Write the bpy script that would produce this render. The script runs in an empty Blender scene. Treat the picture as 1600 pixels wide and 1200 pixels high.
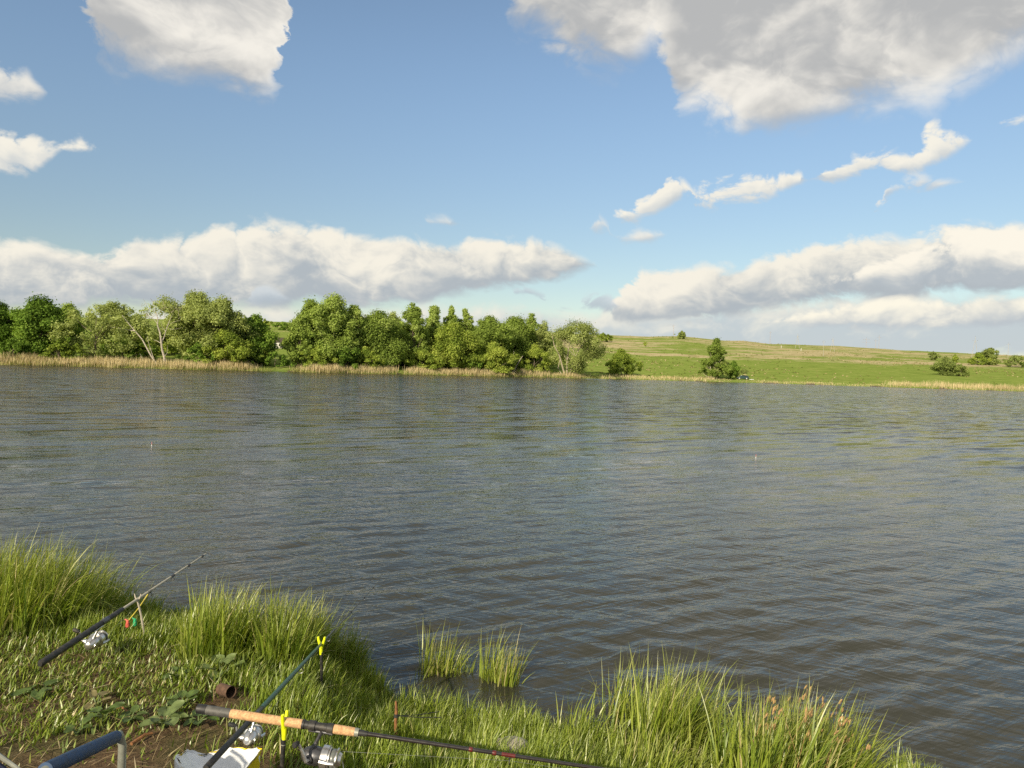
import bpy, math
import numpy as np
from mathutils import Matrix, Vector

# ------------------------------------------------------------------ camera, world, sun, exposure
scene = bpy.context.scene
COL = scene.collection
R = math.radians
FOCAL = 1142.0                 # focal length in units of a 1600 wide frame
CAM_Z = 2.2                    # eye height above the water
PITCH, ROLL = 1.20, 1.78

cam_data = bpy.data.cameras.new('camera')
cam = bpy.data.objects.new('camera', cam_data)
COL.objects.link(cam)
cam_data.sensor_width = 36.0
cam_data.lens = 36.0 * FOCAL / 1600.0
cam_data.clip_start, cam_data.clip_end = 0.05, 20000.0
CAM_R = Matrix.Rotation(R(90 - PITCH), 3, 'X') @ Matrix.Rotation(R(ROLL), 3, 'Z')
cam.matrix_world = Matrix.Translation((0, 0, CAM_Z)) @ CAM_R.to_4x4()
scene.camera = cam

SUN_EL, SUN_AZ = 27.0, -151.0    # azimuth from +Y, clockwise positive: behind and to the left
SUN_DIR = Vector((math.sin(R(SUN_AZ)) * math.cos(R(SUN_EL)), math.cos(R(SUN_AZ)) * math.cos(R(SUN_EL)), math.sin(R(SUN_EL))))
sun_data = bpy.data.lights.new('sun', 'SUN')
sun_data.energy = 5.0
sun_data.angle = R(0.55)
sun_data.color = (1.0, 0.87, 0.66)
sun = bpy.data.objects.new('sun', sun_data)
COL.objects.link(sun)
sun.rotation_euler = SUN_DIR.to_track_quat('Z', 'Y').to_euler()
sun.location = SUN_DIR * 60

scene.view_settings.view_transform = 'Standard'
scene.view_settings.look = 'None'
scene.view_settings.gamma = 1.0
scene.view_settings.use_curve_mapping = False
scene.view_settings.exposure = 0.35
scene.cycles.use_adaptive_sampling = True
scene.cycles.adaptive_threshold = 0.014
scene.cycles.use_denoising = False      # keeps the fine grain of grass and ripples
scene.cycles.max_bounces = 6
scene.cycles.diffuse_bounces = 3
scene.cycles.glossy_bounces = 3
scene.cycles.transmission_bounces = 4
scene.cycles.transparent_max_bounces = 10
scene.cycles.caustics_reflective = False
scene.cycles.caustics_refractive = False
scene.cycles.sample_clamp_indirect = 6.0


def ray(px, py):
    """world direction of a picture position (1600 x 1200), scaled so that its y component is 1 (y is distance ahead)"""
    d = CAM_R @ Vector((px - 800.0, 600.0 - py, -FOCAL))
    return d / d.y


def P(px, py, depth):
    return Vector((0, 0, CAM_Z)) + ray(px, py) * depth


def horizon_y(px):
    return 576.0 + (px - 800.0) * math.tan(R(ROLL))


# ------------------------------------------------------------------ node helper
class Nodes:
    def __init__(self, tree):
        self.t = tree
        tree.nodes.clear()

    def new(self, kind, **kw):
        n = self.t.nodes.new(kind)
        for k, v in kw.items():
            setattr(n, k, v)
        return n

    def put(self, sock, v):
        if v is None:
            return
        if isinstance(v, bpy.types.NodeSocket):
            self.t.links.new(v, sock)
        else:
            sock.default_value = v

    def math(self, op, a, b=None, c=None, clamp=False):
        n = self.new('ShaderNodeMath', operation=op, use_clamp=clamp)
        for i, v in enumerate((a, b, c)):
            self.put(n.inputs[i], v)
        return n.outputs[0]

    def vec(self, op, a, b=None):
        n = self.new('ShaderNodeVectorMath', operation=op)
        self.put(n.inputs[0], a)
        if b is not None:
            self.put(n.inputs['Scale'] if op == 'SCALE' else n.inputs[1], b)
        return n.outputs[1] if op in ('LENGTH', 'DOT_PRODUCT') else n.outputs[0]

    def mixc(self, fac, a, b, blend='MIX'):
        n = self.new('ShaderNodeMix', data_type='RGBA', blend_type=blend)
        self.put(n.inputs[0], fac)
        self.put(n.inputs[6], a)
        self.put(n.inputs[7], b)
        return n.outputs[2]

    def smooth(self, v, lo, hi, a=0.0, b=1.0):
        n = self.new('ShaderNodeMapRange', interpolation_type='SMOOTHSTEP')
        for i, x in enumerate((v, lo, hi, a, b)):
            self.put(n.inputs[i], x)
        return n.outputs[0]

    def lin(self, v, lo, hi, a=0.0, b=1.0):
        n = self.new('ShaderNodeMapRange')
        for i, x in enumerate((v, lo, hi, a, b)):
            self.put(n.inputs[i], x)
        return n.outputs[0]

    def noise(self, vec, scale, detail=4.0, rough=0.55, dist=0.0, color=False):
        n = self.new('ShaderNodeTexNoise')
        self.put(n.inputs['Vector'], vec)
        n.inputs['Scale'].default_value = scale
        n.inputs['Detail'].default_value = detail
        n.inputs['Roughness'].default_value = rough
        n.inputs['Distortion'].default_value = dist
        return n.outputs[1 if color else 0]

    def ramp(self, fac, stops):
        n = self.new('ShaderNodeValToRGB')
        self.put(n.inputs[0], fac)
        el = n.color_ramp.elements
        while len(el) < len(stops):
            el.new(0.5)
        for e, (p, c) in zip(el, stops):
            e.position = p
            e.color = (*c, 1.0)
        return n.outputs[0]

    def curve(self, fac, pts):
        n = self.new('ShaderNodeFloatCurve')
        self.put(n.inputs['Value'], fac)
        c = n.mapping.curves[0]
        pts = sorted(pts)
        while len(c.points) < len(pts):
            c.points.new(0.5, 0.5)
        for p, (x, y) in zip(c.points, pts):
            p.location = (x, y)
            p.handle_type = 'VECTOR'
        n.mapping.update()
        return n.outputs[0]


# ------------------------------------------------------------------ sky with clouds
def build_world():
    world = bpy.data.worlds.new('World')
    scene.world = world
    world.use_nodes = True
    N = Nodes(world.node_tree)
    out = N.new('ShaderNodeOutputWorld')
    bg = N.new('ShaderNodeBackground')
    bg.inputs['Strength'].default_value = 0.13
    N.t.links.new(bg.outputs[0], out.inputs[0])
    sky = N.new('ShaderNodeTexSky', sky_type='NISHITA')
    sky.sun_disc = False
    sky.sun_elevation = R(SUN_EL)
    sky.sun_rotation = R(SUN_AZ)
    sky.altitude = 200.0
    sky.air_density = 1.0
    sky.dust_density = 0.6
    sky.ozone_density = 1.6

    D = N.new('ShaderNodeTexCoord').outputs['Generated']
    sep = N.new('ShaderNodeSeparateXYZ')
    N.put(sep.inputs[0], D)
    X, Y, Z = sep.outputs
    u = N.math('ARCTAN2', X, Y)
    v = N.math('ARCSINE', Z)
    uc = N.lin(u, -1.0, 1.0)                       # azimuth for the outlines below

    Ds = N.vec('MULTIPLY', D, (1.0, 1.0, 1.5))
    n1 = N.noise(Ds, 8.0, 3.0, 0.5, 0.5)

    def billow(vec, detail):                        # round heads with creases between them
        n = N.math('ABSOLUTE', N.math('SUBTRACT', N.noise(vec, 14.0, detail, 0.56, 0.3), 0.5))
        return N.math('POWER', N.math('MULTIPLY', n, 2.0), 0.75)

    n3 = billow(Ds, 7.0)
    Dl = N.vec('ADD', Ds, (-0.010, 0.0, 0.016))     # the same clouds a little nearer the sun: their difference is the relief
    n2 = billow(Dl, 4.0)
    nz = N.math('SUBTRACT', n1, 0.5)
    nf = N.math('SUBTRACT', n3, 0.28)
    relief = N.math('SUBTRACT', n3, n2)
    uc = N.math('MULTIPLY_ADD', nf, 0.020, N.math('MULTIPLY_ADD', nz, 0.020, uc))

    def uv(px, py):
        d = (CAM_R @ Vector((px - 800.0, 600.0 - py, -FOCAL))).normalized()
        return math.atan2(d.x, d.y), math.asin(d.z)

    def profile(pts):
        o = []
        for px, py in pts:
            a, e = uv(px, py)
            o.append(((a + 1.0) / 2.0, e))
        return N.curve(uc, o)

    sky_tint = N.mixc(N.smooth(v, 0.03, 0.42), (0.71, 0.66, 0.58, 1), (0.97, 0.95, 0.89, 1))   # tint painted over the sky, duller towards the horizon
    col = N.vec('MULTIPLY', sky.outputs[0], sky_tint)

    def layer(col, top, bot, amp, fine, edge, lit, shade, h0, h1, rel, op=1.0, under=0.9, bias=0.0):
        if top is None:
            d = N.math('SUBTRACT', v, profile(bot))
            h = N.math('MULTIPLY', N.math('MINIMUM', d, 0.25), 0.75)
        else:
            tp, bt = profile(top), profile(bot)
            a, b = N.math('SUBTRACT', tp, v), N.math('SUBTRACT', v, bt)
            d = N.math('MINIMUM', a, b)
            h = N.math('DIVIDE', b, N.math('MAXIMUM', N.math('SUBTRACT', tp, bt), 0.004))
        d = N.math('MULTIPLY_ADD', nz, amp, N.math('ADD', d, bias))
        d = N.math('MULTIPLY_ADD', nf, fine, d)
        a = N.smooth(d, 0.0, edge, 0.0, op)
        s = N.math('MULTIPLY_ADD', relief, rel, h)
        s = N.math('MULTIPLY_ADD', nz, under, s)
        s = N.smooth(s, h0, h1)
        c = N.mixc(s, shade, lit)
        return N.mixc(a, col, c)

    W = lambda r, g, b, k=5.7: (r * k, g * k, b * k, 1.0)
    # pale banks low over the horizon
    col = layer(col,
                [(-600, 478), (0, 478), (300, 470), (430, 468), (560, 478), (700, 466), (800, 462), (900, 474), (1000, 466), (1100, 462), (1200, 456), (1240, 452),
                 (1290, 448), (1350, 444), (1450, 440), (1600, 440), (2200, 450)],
                [(-600, 620), (0, 610), (800, 600), (1200, 590), (1300, 580), (1600, 590), (2200, 620)],
                0.034, 0.030, 0.026, W(0.93, 0.89, 0.78), W(0.57, 0.635, 0.68), 0.45, 1.0, 0.4, 0.93)
    # the long cumulus banks
    col = layer(col,
                [(-700, 380), (-100, 372), (0, 374), (60, 380), (130, 396), (165, 391), (215, 373), (250, 379), (300, 371), (355, 358), (430, 351), (500, 359), (600, 371), (690, 377),
                 (712, 385), (750, 376), (850, 377), (890, 393), (925, 413), (938, 470), (952, 500), (962, 468), (1000, 430), (1050, 420), (1150, 418), (1200, 402),
                 (1260, 386), (1330, 371), (1390, 367), (1405, 376), (1440, 368), (1500, 347), (1560, 352), (1600, 356), (1800, 350), (2300, 390)],
                [(-700, 480), (0, 478), (400, 474), (600, 476), (700, 462), (800, 449), (880, 434), (925, 416), (938, 440), (952, 480), (962, 496), (1000, 499), (1100, 499), (1180, 488),
                 (1290, 470), (1400, 462), (1500, 460), (1600, 462), (1800, 460), (2300, 480)],
                0.030, 0.028, 0.017, W(0.98, 0.93, 0.81), W(0.47, 0.52, 0.56), 0.0, 1.05, 0.8, 1.0, 1.6, 0.009)
    col = layer(col,
                [(1150, 530), (1195, 502), (1235, 489), (1290, 478), (1350, 470), (1450, 466), (1600, 456), (1800, 462), (2300, 480)],
                [(1150, 500), (1195, 506), (1235, 510), (1290, 514), (1350, 516), (1450, 517), (1600, 516), (1800, 516), (2300, 520)],
                0.014, 0.020, 0.010, W(1.06, 1.0, 0.84), W(0.54, 0.59, 0.63), -0.05, 0.8, 0.7, 0.97, 1.0, 0.003)
    col = layer(col,
                [(1255, 470), (1285, 440), (1320, 425), (1370, 405), (1420, 385), (1460, 372), (1500, 349), (1560, 352), (1600, 357), (1800, 352), (2300, 392)],
                [(1255, 450), (1285, 449), (1320, 447), (1370, 446), (1420, 447), (1460, 448), (1500, 448), (1560, 452), (1600, 454), (1800, 460), (2300, 480)],
                0.024, 0.028, 0.011, W(1.04, 0.98, 0.85), W(0.50, 0.55, 0.59), -0.05, 0.75, 0.8, 1.0, 1.2, 0.004)
    # small dark scraps in front of them
    gone = lambda x: (x, 640)
    col = layer(col,
                [(372, 480), (388, 462), (405, 448), (430, 446), (452, 462), (460, 485), (775, 480), (792, 452), (815, 442), (842, 455), (850, 478), (868, 472), (888, 480), (893, 482),
                 (905, 462), (935, 452), (962, 462), (975, 485), (1000, 500)],
                [(372, 470), (388, 474), (405, 476), (430, 476), (452, 470), (460, 470), (775, 460), (792, 464), (815, 466), (842, 468), (850, 487), (868, 490), (888, 488), (893, 487),
                 (905, 488), (935, 490), (962, 488), (975, 475), (1000, 470)],
                0.012, 0.024, 0.012, W(0.66, 0.72, 0.76), W(0.49, 0.56, 0.62), 0.2, 1.0, 0.4, 0.85, 0.5, 0.003)
    # loose little cumulus
    t, b = [], []
    for x, y0, y1 in [(-300, 215, 262), (-60, 204, 274), (0, 203, 272), (50, 212, 270), (68, 220, 262), (78, 219, 240), (115, 220, 240), (148, 229, 236), (160, 252, 232), (200, 300, 230),
                      (930, 365, 325), (955, 346, 342), (990, 320, 343), (1018, 302, 337), (1035, 282, 328), (1052, 273, 316), (1072, 280, 300), (1082, 296, 318), (1100, 298, 322), (1135, 282, 320),
                      (1165, 268, 318), (1200, 270, 312), (1235, 265, 292), (1252, 272, 284), (1264, 295, 272), (1282, 280, 272), (1300, 258, 277), (1330, 246, 274), (1380, 232, 266),
                      (1420, 238, 266), (1450, 226, 260), (1478, 206, 250), (1505, 206, 230), (1520, 232, 214), (1538, 200, 188), (1560, 182, 203), (1590, 176, 203), (1640, 170, 206), (1700, 210, 180)]:
        t.append((x, y0))
        b.append((x, y1))
    col = layer(col, t, b, 0.022, 0.040, 0.013, W(1.0, 0.95, 0.83), W(0.62, 0.66, 0.68), -0.1, 0.8, 0.7, 0.96, 0.6, 0.006)
    t, b = [], []
    for x, y0, y1 in [(-300, 110, 160), (-60, 95, 166), (0, 94, 166), (35, 102, 166), (58, 124, 160), (72, 160, 130), (640, 360, 335), (665, 340, 353), (700, 342, 354), (730, 362, 340),
                      (745, 372, 362), (768, 363, 373), (790, 374, 360), (895, 380, 345), (905, 352, 366), (940, 326, 362), (948, 372, 366), (970, 364, 380), (1010, 362, 379), (1040, 360, 370),
                      (1055, 385, 350), (1370, 340, 320), (1380, 326, 333), (1386, 292, 300), (1400, 284, 302), (1440, 272, 301), (1470, 276, 296), (1500, 282, 288), (1515, 300, 270)]:
        t.append((x, y0))
        b.append((x, y1))
    col = layer(col, t, b, 0.018, 0.034, 0.018, W(0.94, 0.90, 0.81), W(0.60, 0.62, 0.63), 0.0, 0.8, 0.6, 0.9, 0.6, 0.005)
    # two great clouds from below, plus unseen cover added to grey the lake's reflection
    col = layer(col, None,
                [(-800, -150), (-300, -60), (-100, -80), (40, -80), (108, -90), (122, 82), (140, 108), (190, 132), (260, 146), (330, 150), (390, 166), (420, 162), (440, 130), (449, 60), (462, -120),
                 (500, -80), (610, -100), (730, -80), (772, -60), (788, 38), (805, 55), (850, 76), (880, 108), (935, 127), (985, 119), (1008, 92), (1024, 66), (1040, 120), (1054, 180), (1090, 174), (1130, 196),
                 (1180, 224), (1230, 222), (1290, 200), (1380, 180), (1470, 155), (1560, 122), (1600, 104), (1750, 20), (1900, -60), (2600, -60)],
                0.07, 0.036, 0.055, W(0.51, 0.515, 0.515), W(0.96, 0.92, 0.84), -0.12, 0.11, -0.12, 0.99, -0.62, 0.012)
    N.t.links.new(col, bg.inputs['Color'])
    world.cycles.sampling_method = 'MANUAL'
    world.cycles.sample_map_resolution = 512


build_world()

# ------------------------------------------------------------------ mesh helpers
rng = np.random.default_rng(11)


def link(o, parent=None):
    COL.objects.link(o)
    if parent is not None:
        o.parent = parent
    return o


def tag(o, label=None, cat=None, group=None, kind=None):
    for k, v in (('label', label), ('category', cat), ('group', group), ('kind', kind)):
        if v:
            o[k] = v
    return o


def empty(name, loc=(0, 0, 0), rz=0.0):
    o = bpy.data.objects.new(name, None)
    o.empty_display_size = 0.1
    o.location = loc
    o.rotation_euler = (0, 0, rz)
    return link(o)


def mesh_obj(name, V, faces, mat, parent=None, smooth=True, attrs=None, fmat=None):
    """V (n,3); faces: one int array (m,k) or a list of such arrays"""
    V = np.asarray(V, dtype=np.float32).reshape(-1, 3)
    if isinstance(faces, np.ndarray):
        faces = [faces]
    faces = [np.asarray(f, dtype=np.int32) for f in faces if len(f)]
    me = bpy.data.meshes.new(name)
    loops = np.concatenate([f.ravel() for f in faces])
    tot = np.concatenate([np.full(len(f), f.shape[1], dtype=np.int32) for f in faces])
    start = np.concatenate([[0], np.cumsum(tot)[:-1]]).astype(np.int32)
    me.vertices.add(len(V))
    me.vertices.foreach_set('co', V.ravel())
    me.loops.add(len(loops))
    me.loops.foreach_set('vertex_index', loops)
    me.polygons.add(len(tot))
    me.polygons.foreach_set('loop_start', start)
    me.polygons.foreach_set('loop_total', tot)
    if smooth:
        me.polygons.foreach_set('use_smooth', np.ones(len(tot), dtype=bool))
    for k, a in (attrs or {}).items():
        at = me.attributes.new(k, 'FLOAT', 'POINT')
        at.data.foreach_set('value', np.asarray(a, dtype=np.float32))
    mats = mat if isinstance(mat, (list, tuple)) else [mat]
    for m in mats:
        me.materials.append(m)
    if fmat is not None:
        me.polygons.foreach_set('material_index', np.asarray(fmat, dtype=np.int32))
    me.update(calc_edges=True)
    me.validate()
    o = bpy.data.objects.new(name, me)
    return link(o, parent)


class MB:
    """collects simple shapes into one mesh"""
    def __init__(self):
        self.v, self.f = [], []

    def add(self, V, F):
        b = len(self.v)
        self.v.extend([tuple(p) for p in V])
        self.f.extend([tuple(i + b for i in f) for f in F])
        return self

    def box(self, c, s, M=None):
        c, s = Vector(c), Vector(s) / 2
        V = [Vector((x * s.x, y * s.y, z * s.z)) for z in (-1, 1) for y in (-1, 1) for x in (-1, 1)]
        if M is not None:
            V = [M @ p for p in V]
        return self.add([p + c for p in V], [(0, 2, 3, 1), (4, 5, 7, 6), (0, 1, 5, 4), (2, 6, 7, 3), (0, 4, 6, 2), (1, 3, 7, 5)])

    def tube(self, pts, rad, n=8, caps=True):
        pts = [Vector(p) for p in pts]
        if not isinstance(rad, (list, tuple)):
            rad = [rad] * len(pts)
        V, F = [], []
        up = None
        for i, p in enumerate(pts):
            t = (pts[min(i + 1, len(pts) - 1)] - pts[max(i - 1, 0)]).normalized()
            if up is None:
                up = Vector((0, 0, 1)) if abs(t.z) < 0.9 else Vector((0, 1, 0))
            a = t.cross(up).normalized()
            b = a.cross(t).normalized()
            up = b
            for k in range(n):
                w = 2 * math.pi * k / n
                V.append(p + (a * math.cos(w) + b * math.sin(w)) * rad[i])
        for i in range(len(pts) - 1):
            for k in range(n):
                k2 = (k + 1) % n
                F.append((i * n + k, i * n + k2, (i + 1) * n + k2, (i + 1) * n + k))
        if caps:
            F.append(tuple(range(n))[::-1])
            F.append(tuple((len(pts) - 1) * n + k for k in range(n)))
        return self.add(V, F)

    def ring(self, c, axis, r, t, n=16, m=6):
        axis = Vector(axis).normalized()
        a = axis.orthogonal().normalized()
        b = axis.cross(a)
        V, F = [], []
        for i in range(n):
            w = 2 * math.pi * i / n
            d = a * math.cos(w) + b * math.sin(w)
            for j in range(m):
                q = 2 * math.pi * j / m
                V.append(Vector(c) + d * (r + t * math.cos(q)) + axis * t * math.sin(q))
        for i in range(n):
            for j in range(m):
                F.append((i * m + j, ((i + 1) % n) * m + j, ((i + 1) % n) * m + (j + 1) % m, i * m + (j + 1) % m))
        return self.add(V, F)

    def build(self, name, mat, parent=None, smooth=True, bevel=0.0, angle=40):
        me = bpy.data.meshes.new(name)
        me.from_pydata([tuple(p) for p in self.v], [], self.f)
        me.materials.append(mat)
        if smooth:
            me.polygons.foreach_set('use_smooth', [True] * len(me.polygons))
            me.update()
            try:
                me.set_sharp_from_angle(angle=R(angle))
            except Exception:
                pass
        me.update()
        o = bpy.data.objects.new(name, me)
        link(o, parent)
        if bevel:
            m = o.modifiers.new('bevel', 'BEVEL')
            m.width = bevel
            m.segments = 2
            m.limit_method = 'ANGLE'
        return o


# ------------------------------------------------------------------ materials
def material(name):
    m = bpy.data.materials.new(name)
    m.use_nodes = True
    N = Nodes(m.node_tree)
    out = N.new('ShaderNodeOutputMaterial')
    return m, N, out.inputs['Surface']


def solid(name, color, rough=0.5, metal=0.0, vary=0.15, scale=40.0, bump=0.0, spec=0.5, coat=0.0, dirt=None):
    m, N, surf = material(name)
    b = N.new('ShaderNodeBsdfPrincipled')
    co = N.new('ShaderNodeTexCoord').outputs['Object']
    n = N.noise(co, scale, 5.0, 0.6)
    c = N.mixc(N.smooth(n, 0.3, 0.7), tuple(x * (1 - vary) for x in color) + (1,), tuple(min(1, x * (1 + vary)) for x in color) + (1,))
    if dirt:
        n2 = N.noise(co, scale * 0.35, 6.0, 0.65)
        c = N.mixc(N.smooth(n2, 0.5, 0.68, 0.0, 0.8), c, (*dirt, 1))
    N.put(b.inputs['Base Color'], c)
    N.put(b.inputs['Roughness'], N.lin(n, 0.2, 0.8, max(0.02, rough - 0.08), min(1, rough + 0.08)))
    b.inputs['Metallic'].default_value = metal
    b.inputs['Specular IOR Level'].default_value = spec
    b.inputs['Coat Weight'].default_value = coat
    if bump:
        bp = N.new('ShaderNodeBump')
        bp.inputs['Strength'].default_value = 1.0
        bp.inputs['Distance'].default_value = bump
        N.put(bp.inputs['Height'], n)
        N.t.links.new(bp.outputs[0], b.inputs['Normal'])
    N.t.links.new(b.outputs[0], surf)
    return m


def leaf_material(name, stops, trans=0.3, tip=None, base=None, gloss=0.0):
    """colour from the per-blade / per-leaf number 'rnd'; 'along' runs from root to tip"""
    m, N, surf = material(name)
    at = N.new('ShaderNodeAttribute', attribute_name='rnd')
    c = N.ramp(at.outputs['Fac'], stops)
    if tip or base:
        al = N.new('ShaderNodeAttribute', attribute_name='along').outputs['Fac']
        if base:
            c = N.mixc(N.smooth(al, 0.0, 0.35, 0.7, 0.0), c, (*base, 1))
        if tip:
            c = N.mixc(N.smooth(al, 0.55, 1.0, 0.0, 0.6), c, (*tip, 1))
    d = N.new('ShaderNodeBsdfDiffuse')
    N.put(d.inputs['Color'], c)
    t = N.new('ShaderNodeBsdfTranslucent')
    N.put(t.inputs['Color'], N.mixc(1.0, c, (1.15, 1.1, 0.6, 1), 'MULTIPLY'))
    mx = N.new('ShaderNodeMixShader')
    mx.inputs[0].default_value = trans
    N.t.links.new(d.outputs[0], mx.inputs[1])
    N.t.links.new(t.outputs[0], mx.inputs[2])
    o = mx.outputs[0]
    if gloss:
        g = N.new('ShaderNodeBsdfGlossy')
        g.inputs['Roughness'].default_value = 0.42
        g.inputs['Color'].default_value = (0.9, 0.9, 0.8, 1)
        m2 = N.new('ShaderNodeMixShader')
        m2.inputs[0].default_value = gloss
        N.t.links.new(o, m2.inputs[1])
        N.t.links.new(g.outputs[0], m2.inputs[2])
        o = m2.outputs[0]
    N.t.links.new(o, surf)
    return m

# ------------------------------------------------------------------ the lie of the land
def on_water(px, py):
    d = ray(px, py)
    return Vector((0, 0, CAM_Z)) + d * (-CAM_Z / d.z)


_near_px = [(-260, 905), (-120, 912), (0, 922), (120, 938), (240, 966), (330, 984), (480, 1008), (540, 1040), (575, 1085), (650, 1122), (780, 1148), (900, 1166), (1000, 1185),
            (1150, 1200), (1300, 1212), (1420, 1235), (1600, 1330)]
_near = sorted([tuple(on_water(*p).xy) for p in _near_px])
_nx = np.array([-60, -12] + [p[0] for p in _near] + [6, 12, 60])
_ny = np.array([9.0, 7.4] + [p[1] for p in _near] + [2.7, 2.2, 4.0])
_fx = np.array([-900, -500, -200, -97, -70, -43, -10, 27, 50, 76, 115, 161, 300, 500, 900])
_fy = np.array([60, 85, 112, 135, 148, 163, 192, 220, 232, 241, 238, 230, 215, 190, 120])
RIDGE = 650.0
_rp = np.array([-2500, -400, 0, 200, 430, 700, 950, 1010, 1060, 1100, 1130, 1160, 1200, 1300, 1400, 1500, 1600, 2000, 4000])
_re = np.array([50, 55, 57, 59, 61, 58, 56.5, 56, 57.5, 55, 53, 53.5, 50.5, 51, 47, 45, 44.5, 42, 42])


def y_near(x):
    return np.interp(x, _nx, _ny) + 0.05 * np.sin(x * 5.1 + 1) + 0.035 * np.sin(x * 11.7) + 0.02 * np.sin(x * 23.0 + 2)


def y_far(x):
    return np.interp(x, _fx, _fy) + 0.9 * np.sin(x * 0.21) + 0.6 * np.sin(x * 0.53 + 2) + 0.4 * np.sin(x * 1.3)


def sstep(t):
    t = np.clip(t, 0, 1)
    return t * t * (3 - 2 * t)


def wob(x, y, k, seed):
    r = np.random.default_rng(seed)
    s = 0
    for i in range(6):
        a = r.uniform(0, 6.28)
        f = k * r.uniform(0.6, 2.2)
        s = s + np.sin((x * math.cos(a) + y * math.sin(a)) * f + r.uniform(0, 6.28)) / 6
    return s


def land(x, y):
    x, y = np.asarray(x, float), np.asarray(y, float)
    s = y_near(x) - y                                      # metres inland on this side
    zn = 0.06 + 0.42 * sstep(s / 1.7) + 0.012 * np.clip(s, 0, 60) + 0.03 * wob(x, y, 2.2, 3) * sstep(s / 0.5) + 0.012 * wob(x, y, 9, 4)
    zn = np.where(s < 0, 0.06 + np.maximum(s * 0.32, -1.0 + s * 0.02), zn)
    zn = np.maximum(zn, -2.5)
    yf = y_far(x)
    t = y - yf                                             # metres inland over there
    px = 800 + FOCAL * x / np.maximum(y, 60)
    zr = 2.2 + np.interp(px, _rp, _re) / FOCAL * RIDGE
    g = t / np.maximum(RIDGE - yf, 50)
    zf = 0.45 * sstep(t / 3.0) + zr * np.where(g < 1, 0.9 * g + 0.1 * g * g, 1 - 0.16 * (g - 1))
    zf = zf + (0.25 * wob(x, y, 0.05, 5) + 0.12 * wob(x, y, 0.2, 6)) * sstep(t / 15) + 0.6 * wob(x, y, 0.012, 7) * sstep(t / 80)
    zf = np.maximum(zf, -20.0)
    zf = np.where(t < 0, np.maximum(t * 0.12, -2.5), zf)
    return np.where(y < 0.5 * (y_near(x) + np.minimum(yf, 120)), zn, zf)


def landz(x, y):
    return float(land(x, y))


def on_land(px, py):
    """where the line of sight through a picture position meets the near bank"""
    d = ray(px, py)
    y = 1.5
    while y < 30:
        p = Vector((0, 0, CAM_Z)) + d * y
        if p.z <= landz(p.x, p.y):
            return Vector((p.x, p.y, landz(p.x, p.y)))
        y += 0.01
    return p


def bare(x, y):
    """1 where the bank is trodden to bare soil"""
    c = on_land(150, 1195)
    d = np.sqrt(((x - c.x) / 1.1) ** 2 + ((y - c.y + 0.27) / 0.62) ** 2) + 0.32 * wob(x, y, 5.5, 21) + 0.16 * wob(x, y, 16, 22)
    return 1 - sstep((d - 0.7) / 0.45)


# ------------------------------------------------------------------ materials of the land
def mat_bank():
    m, N, surf = material('bank_soil')
    b = N.new('ShaderNodeBsdfPrincipled')
    co = N.new('ShaderNodeTexCoord').outputs['Object']
    n1 = N.noise(co, 2.3, 6.0, 0.6)
    n2 = N.noise(co, 24.0, 8.0, 0.7)
    n3 = N.noise(co, 120.0, 3.0, 0.6)
    c = N.ramp(n2, [(0.25, (0.05, 0.032, 0.018)), (0.5, (0.125, 0.082, 0.045)), (0.72, (0.21, 0.15, 0.088))])
    c = N.mixc(N.smooth(n1, 0.45, 0.62, 0.0, 0.55), c, (0.06, 0.075, 0.022, 1))
    c = N.mixc(N.smooth(n3, 0.62, 0.7, 0.0, 0.6), c, (0.26, 0.21, 0.13, 1))
    N.put(b.inputs['Base Color'], c)
    b.inputs['Roughness'].default_value = 0.95
    b.inputs['Specular IOR Level'].default_value = 0.15
    bp = N.new('ShaderNodeBump')
    bp.inputs['Distance'].default_value = 0.03
    N.put(bp.inputs['Height'], N.math('MULTIPLY_ADD', n3, 0.25, n2))
    N.t.links.new(bp.outputs[0], b.inputs['Normal'])
    N.t.links.new(b.outputs[0], surf)
    return m


def mat_bed():
    m, N, surf = material('lake_bed_mud')
    b = N.new('ShaderNodeBsdfPrincipled')
    co = N.new('ShaderNodeTexCoord').outputs['Object']
    n = N.noise(co, 3.5, 7.0, 0.65)
    N.put(b.inputs['Base Color'], N.ramp(n, [(0.3, (0.03, 0.026, 0.012)), (0.52, (0.10, 0.082, 0.04)), (0.7, (0.17, 0.14, 0.07))]))
    b.inputs['Roughness'].default_value = 0.9
    N.t.links.new(b.outputs[0], surf)
    return m


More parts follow.
